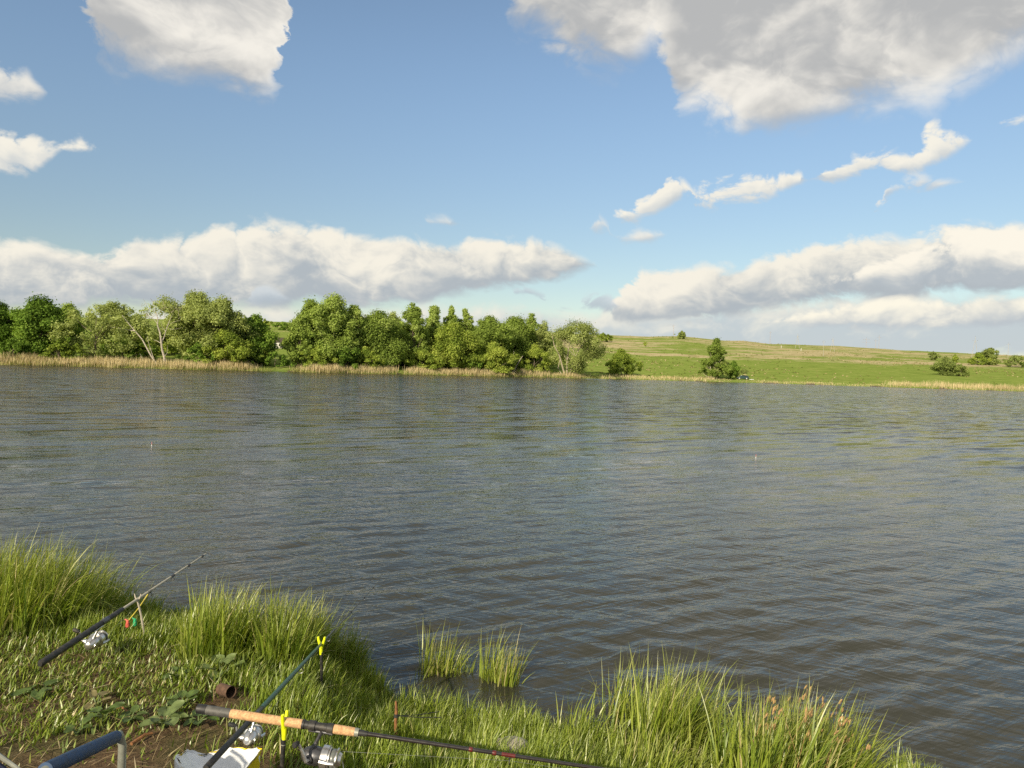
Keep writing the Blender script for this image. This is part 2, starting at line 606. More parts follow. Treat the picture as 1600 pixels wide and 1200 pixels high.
def mat_meadow():
    m, N, surf = material('meadow_turf')
    b = N.new('ShaderNodeBsdfDiffuse')
    co = N.new('ShaderNodeTexCoord').outputs['Object']
    sep = N.new('ShaderNodeSeparateXYZ')
    N.put(sep.inputs[0], co)
    st = N.vec('MULTIPLY', co, (0.012, 0.030, 0.0))
    patch = N.noise(st, 1.0, 7.0, 0.62, 0.3)
    fine = N.noise(N.vec('MULTIPLY', co, (0.12, 0.16, 0.0)), 1.0, 8.0, 0.68)
    grain = N.noise(N.vec('MULTIPLY', co, (1.1, 0.7, 0.0)), 1.0, 4.0, 0.6)
    green = N.ramp(fine, [(0.28, (0.135, 0.195, 0.038)), (0.5, (0.208, 0.275, 0.058)), (0.72, (0.305, 0.330, 0.100))])
    dry = N.ramp(fine, [(0.3, (0.29, 0.24, 0.115)), (0.5, (0.44, 0.37, 0.205)), (0.7, (0.56, 0.49, 0.31))])
    # last year's grass lies in strips along the upper slope, and thins out lower down
    up = N.smooth(sep.outputs[1], 290.0, 420.0, -0.14, 0.11)
    up = N.math('ADD', up, N.smooth(sep.outputs[0], -60.0, 60.0, -0.12, 0.0))
    shore = N.smooth(N.noise(N.vec('MULTIPLY', co, (0.03, 0.09, 0.0)), 1.0, 6.0, 0.6), 0.5, 0.75, -0.05, 0.09)
    k = N.math('ADD', N.math('ADD', patch, up), shore)
    k = N.math('MULTIPLY_ADD', N.math('SUBTRACT', fine, 0.5), 0.35, k)
    c = N.mixc(N.smooth(k, 0.50, 0.62), green, dry)
    c = N.mixc(N.smooth(grain, 0.35, 0.7, 0.0, 0.35), c, (0.06, 0.085, 0.018, 1))
    red = N.smooth(N.noise(N.vec('MULTIPLY', co, (0.02, 0.05, 0.0)), 1.7, 5.0, 0.6), 0.6, 0.72, 0.0, 0.35)
    c = N.mixc(red, c, (0.26, 0.16, 0.075, 1))
    N.put(b.inputs['Color'], c)
    N.t.links.new(b.outputs[0], surf)
    return m


def mat_water():
    m, N, surf = material('lake_water')
    co = N.new('ShaderNodeTexCoord').outputs['Object']
    def turned(deg):
        m_ = N.new('ShaderNodeMapping')
        m_.inputs['Rotation'].default_value = (0, 0, R(deg))
        N.put(m_.inputs['Vector'], co)
        return m_.outputs[0]

    def crests(vec, sx, sy, detail, dist_):
        """long sharp-crested wavelets"""
        n_ = N.noise(N.vec('MULTIPLY', vec, (sx, sy, 0.0)), 1.0, detail, 0.5, dist_)
        return N.math('MULTIPLY', N.math('ABSOLUTE', N.math('SUBTRACT', n_, 0.5)), -2.0)

    w, w2 = turned(-30), turned(27)
    dist = N.vec('LENGTH', co)
    big = N.noise(N.vec('MULTIPLY', w, (0.22, 0.95, 0.0)), 1.0, 3.0, 0.55, 0.3)
    mid = crests(w, 1.5, 6.0, 3.0, 0.35)
    cross = crests(w2, 1.5, 8.2, 2.0, 0.3)
    tiny = N.noise(N.vec('MULTIPLY', w, (5.0, 17.0, 0.0)), 1.0, 2.0, 0.6, 0.2)
    gust = N.noise(N.vec('MULTIPLY', w, (0.045, 0.10, 0.0)), 1.0, 8.0, 0.72)
    h = N.math('MULTIPLY', big, N.smooth(dist, 15.0, 60.0, 0.01, 0.11))
    h = N.math('MULTIPLY_ADD', mid, N.smooth(dist, 4.0, 30.0, 0.014, 0.022), h)
    h = N.math('MULTIPLY_ADD', cross, N.smooth(dist, 3.0, 14.0, 0.0075, 0.012), h)
    h = N.math('MULTIPLY_ADD', tiny, 0.0060, h)
    h = N.math('MULTIPLY', h, N.lin(gust, 0.3, 0.7, 0.35, 1.05))
    bp = N.new('ShaderNodeBump')
    bp.inputs['Strength'].default_value = 1.0
    bp.inputs['Distance'].default_value = 1.0
    N.put(bp.inputs['Height'], h)
    # beyond a few tens of metres single waves are finer than the picture: their slopes are given directly
    sl = N.noise(N.vec('MULTIPLY', w, (0.40, 1.7, 0.0)), 1.0, 5.0, 0.64, 0.3, color=True)
    ss = N.new('ShaderNodeSeparateXYZ')
    N.put(ss.inputs[0], N.vec('SUBTRACT', sl, (0.5, 0.5, 0.5)))
    amt = N.math('MULTIPLY', N.smooth(dist, 5.0, 45.0, 0.08, 1.0), N.lin(gust, 0.3, 0.7, 0.75, 1.25))
    along_w = N.vec('SCALE', (-0.50, 0.87, 0.0), N.math('MULTIPLY', ss.outputs[0], N.math('MULTIPLY', amt, 2.5)))
    along_c = N.vec('SCALE', (0.87, 0.50, 0.0), N.math('MULTIPLY', ss.outputs[1], N.math('MULTIPLY', amt, 1.4)))
    nrm = N.vec('NORMALIZE', N.vec('ADD', bp.outputs[0], N.vec('ADD', along_w, along_c)))
    fr = N.new('ShaderNodeFresnel')
    fr.inputs['IOR'].default_value = 1.333
    N.t.links.new(nrm, fr.inputs['Normal'])
    gl = N.new('ShaderNodeBsdfGlossy')
    gl.inputs['Roughness'].default_value = 0.09
    gl.inputs['Color'].default_value = (1.0, 0.97, 0.925, 1)
    N.t.links.new(nrm, gl.inputs['Normal'])
    df = N.new('ShaderNodeBsdfDiffuse')
    df.inputs['Color'].default_value = (0.050, 0.051, 0.034, 1)
    tr = N.new('ShaderNodeBsdfTransparent')
    tr.inputs['Color'].default_value = (0.62, 0.52, 0.32, 1)
    body = N.new('ShaderNodeMixShader')
    body.inputs[0].default_value = 0.36
    N.t.links.new(df.outputs[0], body.inputs[1])
    N.t.links.new(tr.outputs[0], body.inputs[2])
    mx = N.new('ShaderNodeMixShader')
    N.t.links.new(fr.outputs[0], mx.inputs[0])
    N.t.links.new(body.outputs[0], mx.inputs[1])
    N.t.links.new(gl.outputs[0], mx.inputs[2])
    N.t.links.new(mx.outputs[0], surf)
    return m


# ------------------------------------------------------------------ ground and water sheets
def build_ground():
    ang = np.concatenate([np.linspace(-180, -54, 43)[:-1], np.linspace(-54, 54, 361), np.linspace(54, 180, 43)[1:-1]])
    rad = [0.4]
    while rad[-1] < 6000:
        r = rad[-1]
        rad.append(r * (1.012 if 2.2 < r < 7 else 1.022) + 0.004)
    rad = np.array(rad)
    A, Q = np.meshgrid(np.radians(ang), rad)
    x, y = Q * np.sin(A), Q * np.cos(A)
    z = land(x, y)
    nr, na = x.shape
    V = np.stack([x, y, z], -1).reshape(-1, 3)
    i, j = np.meshgrid(np.arange(nr - 1), np.arange(na), indexing='ij')
    j2 = (j + 1) % na
    F = np.stack([i * na + j, i * na + j2, (i + 1) * na + j2, (i + 1) * na + j], -1).reshape(-1, 4)
    V = np.concatenate([V, [[0, 0, landz(0, 0)]]])
    T = np.stack([np.arange(na), (np.arange(na) + 1) % na, np.full(na, len(V) - 1)], -1)
    c = V[F].mean(1)
    near = c[:, 1] < y_near(c[:, 0]) + 0.12
    far = c[:, 1] > y_far(c[:, 0]) - 1.0
    fm = np.where(near, 0, np.where(far, 2, 1))
    fm = np.where(near & (np.hypot(c[:, 0], c[:, 1]) > 14), 2, fm)
    o = mesh_obj('ground', V, [F, T], [mat_bank(), mat_bed(), mat_meadow()], fmat=np.concatenate([fm, np.zeros(na)]))
    tag(o, 'grassy bank, lake bed and rising meadow of the far shore', 'ground', kind='structure')


def build_water():
    rad = [2.0]
    while rad[-1] < 75:
        rad.append(rad[-1] * 1.0068)
    n_fine = len(rad)
    while rad[-1] < 1400:
        rad.append(rad[-1] * 1.08)
    rad = np.array(rad)
    ang = np.radians(np.linspace(-50, 50, 521))
    A, Q = np.meshgrid(ang, rad)
    x, y = Q * np.sin(A), Q * np.cos(A)
    z = np.zeros_like(x)
    r = np.random.default_rng(5)
    step = Q * 0.0068
    ws = x * 0 + 1
    groups = 0.75 + 0.45 * wob(x, y, 0.35, 31)
    for k in range(90):
        lam = math.exp(r.uniform(math.log(0.12), math.log(0.66)))
        main = r.random() < 0.72
        th = R(90 + (31 if main else -27)) + r.normal(0, 0.26 if main else 0.35)
        amp = 0.0021 * (lam / 0.7) ** 0.85 * (1.0 if main else 0.62)
        ph = r.uniform(0, 6.28)
        kk = 2 * math.pi / lam
        s = np.sin((x * math.cos(th) + y * math.sin(th)) * kk + ph + 0.7 * np.sin(0.21 * kk * (x * math.sin(th) - y * math.cos(th)) + ph * 3))
        crest = s + 0.25 * (s * s - 0.5)
        fade = np.clip((lam / step - 2.5) / 2.5, 0, 1)
        z += amp * crest * fade
    shal = np.clip((y - y_near(x)) / 1.6, 0.12, 1)                    # waves die down in the shallows
    z *= groups * shal * (1 - sstep((Q - 45) / 28))
    nr, na = x.shape
    i, j = np.meshgrid(np.arange(nr - 1), np.arange(na - 1), indexing='ij')
    F = np.stack([i * na + j, i * na + j + 1, (i + 1) * na + j + 1, (i + 1) * na + j], -1).reshape(-1, 4)
    c_y = y.reshape(-1)[F].mean(1)
    c_x = x.reshape(-1)[F].mean(1)
    keep = (c_y > y_near(c_x) - 0.6) & (c_y < y_far(c_x) + 30)
    o = mesh_obj('water', np.stack([x, y, z], -1).reshape(-1, 3), F[keep], mat_water())
    tag(o, 'wind-ruffled grey lake water', 'water', kind='structure')


build_ground()
build_water()

# ------------------------------------------------------------------ far trees
M_BARK = solid('grey_bark', (0.13, 0.105, 0.075), 0.9, vary=0.4, scale=6)
M_PALE = solid('bleached_wood', (0.40, 0.36, 0.29), 0.8, vary=0.25, scale=4)
M_PALEBARK = solid('pale_bark', (0.34, 0.30, 0.21), 0.85, vary=0.3, scale=5)
LEAF = {
    'poplar': leaf_material('poplar_leaves', [(0.0, (0.135, 0.200, 0.037)), (0.5, (0.304, 0.406, 0.085)), (1.0, (0.495, 0.587, 0.188))], 0.42),
    'willow': leaf_material('willow_leaves', [(0.0, (0.172, 0.219, 0.062)), (0.5, (0.371, 0.438, 0.138)), (1.0, (0.559, 0.625, 0.250))], 0.42),
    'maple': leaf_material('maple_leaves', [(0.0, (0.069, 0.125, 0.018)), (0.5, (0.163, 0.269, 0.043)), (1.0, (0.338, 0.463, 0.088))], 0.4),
    'bush': leaf_material('bush_leaves', [(0.0, (0.119, 0.181, 0.030)), (0.5, (0.288, 0.375, 0.062)), (1.0, (0.500, 0.562, 0.125))], 0.42),
    'shrub': leaf_material('hill_shrub_leaves', [(0.0, (0.158, 0.206, 0.060)), (0.5, (0.315, 0.388, 0.112)), (1.0, (0.450, 0.512, 0.188))], 0.42),
}


def leaf_cloud(centres, radii, counts, size, r, flat=0.85, droop=0.0):
    """leaf-sized faces gathered in clumps; returns vertices, faces, colour number"""
    C = np.repeat(centres, counts, axis=0)
    Rr = np.repeat(radii, counts)
    n = len(C)
    d = r.normal(size=(n, 3))
    d /= np.linalg.norm(d, axis=1, keepdims=True)
    rad = Rr * np.power(r.random(n), 0.4) * (1 + 0.16 * r.normal(size=n)) * np.where(r.random(n) < 0.07, r.uniform(1.1, 1.5, n), 1.0)
    p = C + d * rad[:, None] * np.array([1, 1, flat])
    if droop:
        p[:, 2] -= droop * r.random(n) ** 2 * Rr
    nrm = d * 0.9 + r.normal(size=(n, 3)) * 0.5 + np.array([0, 0, 0.35])
    nrm /= np.linalg.norm(nrm, axis=1, keepdims=True)
    a = np.cross(nrm, r.normal(size=(n, 3)))
    a /= np.linalg.norm(a, axis=1, keepdims=True) + 1e-9
    b = np.cross(nrm, a)
    s = size * r.uniform(0.55, 1.3, n)[:, None]
    V = np.stack([p - a * s, p - b * s * 0.6, p + a * s, p + b * s * 0.6], 1).reshape(-1, 3)
    F = np.arange(n * 4).reshape(-1, 4)
    clump = np.repeat(r.normal(0, 0.14, len(counts)), counts)
    col = np.clip(0.5 + clump + r.normal(0, 0.15, n), 0, 1)
    return V, F, np.repeat(col, 4)


ENV = {   # crown radius (0..1) against height in the crown (0..1)
    'round': ([0, 0.12, 0.35, 0.6, 0.85, 1.0], [0.45, 0.8, 1.0, 0.98, 0.7, 0.12]),
    'tall': ([0, 0.15, 0.4, 0.65, 0.85, 1.0], [0.6, 0.9, 1.0, 0.86, 0.62, 0.2]),
    'spire': ([0, 0.1, 0.3, 0.42, 0.6, 0.85, 1.0], [0.55, 0.9, 1.0, 0.62, 0.5, 0.38, 0.08]),
    'fan': ([0, 0.2, 0.5, 0.75, 0.9, 1.0], [0.3, 0.62, 0.92, 1.0, 0.75, 0.2]),
    'mound': ([0, 0.3, 0.6, 0.85, 1.0], [1.0, 0.98, 0.82, 0.5, 0.1]),
}


def tree(name, label, px, depth, ytop, halfw, kind, shape, seed, low=0.1, fill=1.0, leaf=0.34, cat='tree', group=None, pale=False, stems=None, lean=0.0, lump=0.19, size_k=0.72, wide=1.22):
    """px, ytop, halfw: where the crown stands in the picture; depth: metres ahead; the tree is built at real size there"""
    r = np.random.default_rng(seed)
    hy = horizon_y(px)
    d0 = ray(px, hy)
    x, y = d0.x * depth, depth
    z0 = landz(x, y)
    top = CAM_Z + (hy - ytop) / FOCAL * depth
    H = max(top - z0, 0.8)
    W = halfw * wide / FOCAL * depth
    root = empty(name, (x, y, z0), 0.0)
    tag(root, label, cat, group)
    # crown clumps
    xs, ws = ENV[shape]
    fill *= r.uniform(0.72, 1.08)
    lump *= r.uniform(0.8, 1.15)
    b1, b2, b3 = r.uniform(0, 6.28, 3)
    lump *= 0.82
    nl = int(max(12, (64 if H > 4 else 24) * (0.6 + 0.4 * H / max(W * 2, 0.5))))
    cs, rs = [], []
    zl = low * H
    for i in range(nl):
        q = (i + r.uniform(0.1, 0.9)) / nl
        q = q ** 0.9
        a = r.uniform(0, 2 * math.pi)
        w = np.interp(q, xs, ws) * W * (1 + 0.20 * math.sin(2 * a + b1) + 0.22 * math.sin(9 * q + b2) + 0.10 * math.sin(17 * q + 3 * a + b3))
        lr = lump * min(H, 2.3 * W) * r.uniform(0.45, 1.3)
        rr = max(w - lr * 0.6, 0.05) * math.sqrt(r.uniform(0.15, 1.0)) * r.uniform(0.75, 1.3)
        cz = zl + q * (H - zl) * r.uniform(0.9, 1.04) - lr * 0.55 * (q > 0.75)
        cs.append((math.cos(a) * rr + lean * q * W, math.sin(a) * rr, max(cz, lr * 0.4)))
        rs.append(lr)
    cs, rs = np.array(cs), np.array(rs)
    counts = np.maximum(8, (fill * 24.0 * (rs / leaf) ** 2).astype(int))
    V, F, c = leaf_cloud(cs, rs, counts, leaf * size_k, r)
    V[:, 2] = np.maximum(V[:, 2], 0.05)
    c = np.clip(c + r.normal(-0.06, 0.11), 0, 1)                         # every tree its own shade
    mesh_obj('crown', V, F, LEAF[kind], root, smooth=False, attrs={'rnd': c})
    # trunk and limbs reach into the clumps
    if H > 2.0:
        mb = MB()
        tr = 0.018 * H + 0.05
        k = 9
        bend = [Vector((lean * W * (t ** 1.5) + 0.02 * H * math.sin(3 * t + seed), 0.02 * H * math.sin(2.3 * t + seed * 2), t * H * 0.86 - 0.1)) for t in np.linspace(0, 1, k)]
        if stems is None:
            mb.tube(bend, [tr * (1 - 0.85 * t) for t in np.linspace(0, 1, k)], 7)
        else:
            for (pts, rr) in stems:
                q = [Vector(P(sx, sy, depth + sd) - Vector((x, y, z0))) for sx, sy, sd in pts]
                mb.tube(q, [rr * (1 - 0.7 * t) for t in np.linspace(0, 1, len(q))], 6)
        for i in r.permutation(nl)[:max(6, nl // 3)]:
            e = Vector(cs[i])
            t = np.clip(e.z / H - r.uniform(0.12, 0.28), 0.06, 0.8)
            s = bend[int(t * (k - 1))]
            m = s.lerp(e, 0.55) + Vector((0, 0, -0.03 * H))
            mb.tube([s, m, e], [tr * 0.42 * (1 - t * 0.6), tr * 0.26, tr * 0.1], 5, False)
        mb.build('trunk', M_PALEBARK if pale else M_BARK, root)
    return root


def yd(px, off):
    """distance ahead of a point `off` metres behind the far waterline, seen at picture column px"""
    d = ray(px, horizon_y(px))
    y = 100.0
    while y < y_far(d.x * y) + off:
        y += 0.5
    return y


G_L, G_M = 'trees on the far shore beside the bare dead tree', 'trees of the long grove on the far shore'
T = [  # name, label, px, off, ytop, halfw, kind, shape, low, fill, leaf, extra
    ('maple_tree', 'dark green tree cut by the left edge of the picture', -12, 26, 468, 48, 'maple', 'round', 0.05, 1.0, 0.34, {}),
    ('maple_tree', 'dense dark green round-topped tree on the far shore', 62, 15, 466, 43, 'maple', 'round', 0.03, 1.15, 0.34, {}),
    ('poplar_tree', 'small light green tree peeping out behind dark round tree', 106, 48, 476, 22, 'poplar', 'round', 0.05, 1.0, 0.36, {}),
    ('willow_tree', 'olive willow with dark trunk and wispy thin top by tan reeds', 150, 9, 484, 58, 'willow', 'fan', 0.10, 0.62, 0.30, {'lump': 0.15}),
    ('willow_tree', 'wispy sparse treetop behind olive willow', 172, 16, 470, 26, 'willow', 'tall', 0.45, 0.33, 0.26, {'lump': 0.14}),
    ('willow_tree', 'low olive treetops behind the white bare stem', 212, 40, 490, 44, 'willow', 'mound', 0.05, 0.8, 0.36, {}),
    ('alder_bush', 'dark green bush behind reeds beside leaning white stem', 192, 14, 520, 30, 'maple', 'mound', 0.02, 1.1, 0.32, {'cat': 'bush'}),
    ('alder_bush', 'dark green bush between bare dead tree and olive willow', 226, 17, 524, 20, 'bush', 'mound', 0.02, 1.0, 0.32, {'cat': 'bush'}),
    ('willow_tree', 'tallest olive willow just beside the bare dead tree', 304, 17, 455, 40, 'willow', 'fan', 0.06, 0.75, 0.30, {'lump': 0.15}),
    ('willow_tree', 'broad olive willow behind the tallest willow', 345, 12, 467, 40, 'willow', 'tall', 0.04, 0.85, 0.32, {'lump': 0.16}),
    ('willow_tree', 'low yellow-green willow leaning over the reeds', 352, 7, 512, 34, 'bush', 'mound', 0.02, 0.9, 0.30, {'cat': 'tree'}),
    ('maple_tree', 'dark tree standing beside the white shed', 396, 14, 490, 31, 'maple', 'round', 0.02, 1.1, 0.34, {}),
    ('alder_bush', 'nearly black bush below the white shed', 430, 8, 549, 24, 'maple', 'mound', 0.0, 1.2, 0.30, {'cat': 'bush'}),
    ('conifer_tree', 'small pointed green tree below the shed', 416, 10, 540, 8, 'bush', 'spire', 0.0, 1.0, 0.24, {}),
    ('poplar_tree', 'light green edge tree of the grove next to shed', 468, 12, 492, 21, 'poplar', 'tall', 0.03, 0.95, 0.32, {}),
    ('poplar_tree', 'tall poplar with flat crown at shed end of grove', 484, 17, 470, 22, 'poplar', 'tall', 0.05, 0.9, 0.33, {}),
    ('poplar_tree', 'tallest tree of the grove with pale trunk inside', 518, 14, 462, 33, 'poplar', 'tall', 0.04, 0.9, 0.33, {'lump': 0.17}),
    ('poplar_tree', 'tall poplar with darker shoulder beside tallest grove tree', 551, 15, 474, 21, 'poplar', 'tall', 0.05, 0.9, 0.33, {}),
    ('poplar_tree', 'rounded grove tree standing over dark gap', 590, 14, 489, 30, 'poplar', 'round', 0.05, 0.95, 0.33, {}),
    ('poplar_tree', 'thin sparse treetop above the dark gap', 612, 26, 488, 15, 'willow', 'tall', 0.3, 0.4, 0.28, {}),
    ('poplar_tree', 'upright tree on far side of the dark gap', 643, 15, 476, 22, 'poplar', 'tall', 0.18, 0.95, 0.33, {}),
    ('poplar_tree', 'narrow upright treetop with sky on both sides, first of three', 676, 20, 479, 17, 'poplar', 'tall', 0.1, 0.9, 0.33, {}),
    ('poplar_tree', 'narrow upright treetop with sky on both sides, middle of three', 703, 22, 480, 12, 'poplar', 'tall', 0.1, 0.9, 0.33, {}),
    ('poplar_tree', 'narrow upright treetop with sky on both sides, last of three', 725, 22, 482, 11, 'poplar', 'tall', 0.1, 0.9, 0.33, {}),
    ('poplar_tree', 'broad yellow-green tree below the three narrow treetops', 708, 10, 503, 33, 'bush', 'round', 0.02, 1.0, 0.33, {}),
    ('poplar_tree', 'broad domed grove tree left of the paired tops', 763, 14, 495, 31, 'poplar', 'round', 0.04, 1.0, 0.34, {}),
    ('poplar_tree', 'domed grove tree beside a slim taller top', 805, 16, 494, 26, 'poplar', 'round', 0.1, 1.0, 0.34, {}),
    ('poplar_tree', 'slim treetop rising highest at the open end of grove', 828, 20, 490, 11, 'poplar', 'tall', 0.1, 0.9, 0.33, {}),
    ('poplar_tree', 'yellow-green low branch mass reaching over the reeds', 768, 6, 534, 26, 'bush', 'mound', 0.02, 0.9, 0.32, {}),
    ('willow_tree', 'small sparse tree between grove and leaning willow', 848, 18, 503, 17, 'willow', 'tall', 0.1, 0.45, 0.28, {}),
    ('alder_bush', 'green bush under the open end of the grove', 835, 9, 540, 28, 'bush', 'mound', 0.0, 1.0, 0.32, {'cat': 'bush'}),
    ('poplar_tree', 'backmost tree filling the grove behind its tallest tree', 530, 34, 492, 40, 'poplar', 'round', 0.0, 0.9, 0.4, {}),
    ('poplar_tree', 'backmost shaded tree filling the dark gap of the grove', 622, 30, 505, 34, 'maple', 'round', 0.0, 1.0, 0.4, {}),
    ('poplar_tree', 'backmost tree filling the grove below first narrow treetop', 672, 34, 512, 34, 'poplar', 'round', 0.0, 0.9, 0.4, {}),
    ('poplar_tree', 'backmost tree filling the grove between narrow tops and domed tree', 736, 34, 506, 34, 'poplar', 'round', 0.0, 0.9, 0.4, {}),
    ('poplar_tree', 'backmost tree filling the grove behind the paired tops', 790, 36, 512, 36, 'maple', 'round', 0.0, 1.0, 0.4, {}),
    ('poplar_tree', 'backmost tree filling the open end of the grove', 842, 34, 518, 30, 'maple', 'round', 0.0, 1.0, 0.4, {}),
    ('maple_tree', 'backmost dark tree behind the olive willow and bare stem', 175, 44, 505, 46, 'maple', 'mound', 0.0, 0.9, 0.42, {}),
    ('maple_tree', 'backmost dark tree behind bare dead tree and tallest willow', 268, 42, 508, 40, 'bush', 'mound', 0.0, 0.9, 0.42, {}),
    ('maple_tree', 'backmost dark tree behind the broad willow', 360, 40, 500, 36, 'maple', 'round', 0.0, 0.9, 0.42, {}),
]
for i, (nm, lb, px, off, yt, hw, kd, sh, lo, fl, lf, ex) in enumerate(T):
    ex = dict(ex)
    tree(nm, lb, px, yd(px, off), yt, hw, kd, sh, 100 + i, lo, fl, lf, group=G_L if px < 440 else G_M, **ex)

for i, (px, w, yt) in enumerate([(20, 26, 528), (92, 20, 530), (500, 24, 540), (540, 22, 538), (572, 20, 542), (660, 24, 545), (738, 20, 548), (800, 22, 548), (118, 18, 536), (310, 22, 535), (385, 24, 540)]):
    tree('alder_bush', ['low dark bush at water edge, %s' % s for s in (
        'far left under the dark tree', 'under the dense dark round tree', 'second bush from the shed in the grove', 'third bush from the shed in the grove',
        'beside the dark gap, shed side', 'beside the dark gap, open side', 'below the middle treetops', 'below the paired grove tops', 'under the olive willow',
        'under the tallest willow', 'under the dark tree by the shed')][i], px, yd(px, 8), yt, w, 'bush' if i % 3 else 'maple', 'mound', 300 + i, 0.0, 1.0, 0.3, cat='bush', group='bushes behind the reeds')

# the leaning willow at the open end of the grove, its pale stems spread like a fan
_d = yd(893, 5)
tree('willow_tree', 'light olive willow with fan of pale leaning stems at end of grove', 900, _d, 499, 44, 'willow', 'fan', 61, 0.12, 0.42, 0.27, pale=True, lump=0.15, group=G_M, stems=[
    ([(884, 592, 0), (878, 570, 0), (874, 555, -1), (866, 540, -1), (862, 520, -1)], 0.30),
    ([(886, 592, 0), (886, 565, 0), (889, 540, 1), (898, 515, 1), (903, 500, 1)], 0.26),
    ([(888, 592, 0), (896, 565, -1), (905, 545, -1), (918, 530, -2), (932, 522, -2)], 0.24),
    ([(887, 592, 0), (900, 572, 1), (915, 563, 1), (925, 562, 1)], 0.16),
    ([(882, 592, 0), (872, 575, 1), (876, 558, 1), (884, 535, 2)], 0.18)])
_d = yd(803, 7)
mb = MB()
_b = P(801, 588, _d)
_b.z = landz(_b.x, _b.y)
for pts, rr in [([(801, 590), (801, 572), (803, 555), (803, 548)], 0.16), ([(802, 582), (808, 570), (814, 560), (817, 556)], 0.13)]:
    mb.tube([P(a, b, _d - 2.0) for a, b in pts], [rr * (1 - 0.6 * t) for t in np.linspace(0, 1, 4)], 6)
o = mb.build('dead_sapling', M_PALE)
tag(o, 'forked pale dead stem in front of the dark grove', 'dead tree')

tree('round_bush', 'round dense green bush standing alone beyond the grove', 970, yd(970, 8), 545, 25, 'bush', 'mound', 71, 0.0, 1.25, 0.32, cat='bush')
tree('poplar_tree', 'lone slender tree with forked pale trunk beside the dark car', 1118, yd(1118, 6), 529, 20, 'poplar', 'spire', 72, 0.10, 1.1, 0.30, lump=0.14, pale=True,
     stems=[([(1116, 600, 0), (1113, 585, 0), (1110, 575, 0), (1112, 550, 0)], 0.34), ([(1119, 600, 0), (1120, 585, 0), (1119, 560, 0), (1117, 540, 0)], 0.36)])
tree('willow_bush', 'spreading olive bush at the foot of the lone slender tree', 1124, yd(1124, 8), 560, 24, 'willow', 'mound', 73, 0.12, 0.75, 0.28, cat='bush')
tree('round_bush', 'dark bush between the lone slender tree and the car', 1145, yd(1145, 9), 564, 9, 'maple', 'round', 74, 0.1, 0.9, 0.26, cat='bush')
H = [('shrub_on_ridge', 'round shrub on the skyline of the hill', 1063, 600, 517, 7.5, 'shrub', 'round'), ('shrub_on_ridge', 'tiny shrub on the skyline next to round shrub', 1048, 610, 525, 5, 'shrub', 'mound'),
     ('shrub_on_slope', 'tiny dark shrub alone on the green slope', 1007, 480, 534, 3, 'bush', 'round'), ('shrub_on_ridge', 'low green shrub mound where the skyline leaves the willow', 940, 520, 520, 15, 'bush', 'mound'),
     ('shrub_on_slope', 'larger pale green bush above the tan reeds at right', 1476, 300, 558, 12, 'shrub', 'round'), ('shrub_on_slope', 'smaller yellow-green bush beside the larger pale bush', 1499, 298, 568, 10, 'shrub', 'mound'),
     ('shrub_on_slope', 'round bush just below the skyline at right', 1456, 470, 549, 8, 'shrub', 'round'), ('shrub_on_slope', 'tiny dark shrub right of the round skyline bush', 1491, 450, 554, 4, 'bush', 'round'),
     ('shrub_on_ridge', 'largest bush on the skyline below the leaning pylon', 1545, 430, 543, 12, 'shrub', 'round'), ('shrub_on_ridge', 'low wide bush at foot of the largest skyline bush', 1528, 425, 550, 12, 'bush', 'mound'),
     ('shrub_on_ridge', 'low grey-green hedge running to the right edge', 1586, 410, 555, 26, 'shrub', 'mound'),
     ('hill_tree', 'small round tree on the meadow above the shed', 440, 430, 502, 10, 'maple', 'round'), ('hill_tree', 'pale tree row end above the dark tree by shed', 405, 440, 497, 16, 'bush', 'mound'),
     ('hill_tree', 'small tree on the meadow next to the grove', 462, 420, 505, 9, 'maple', 'round')]
for i, (nm, lb, px, dp, yt, hw, kd, sh) in enumerate(H):
    tree(nm, lb, px, dp, yt, hw, kd, sh, 400 + i, 0.02, 1.2, 0.5 if dp > 350 else 0.34, cat='shrub' if 'shrub' in nm else 'tree', group='shrubs dotted over the hill')


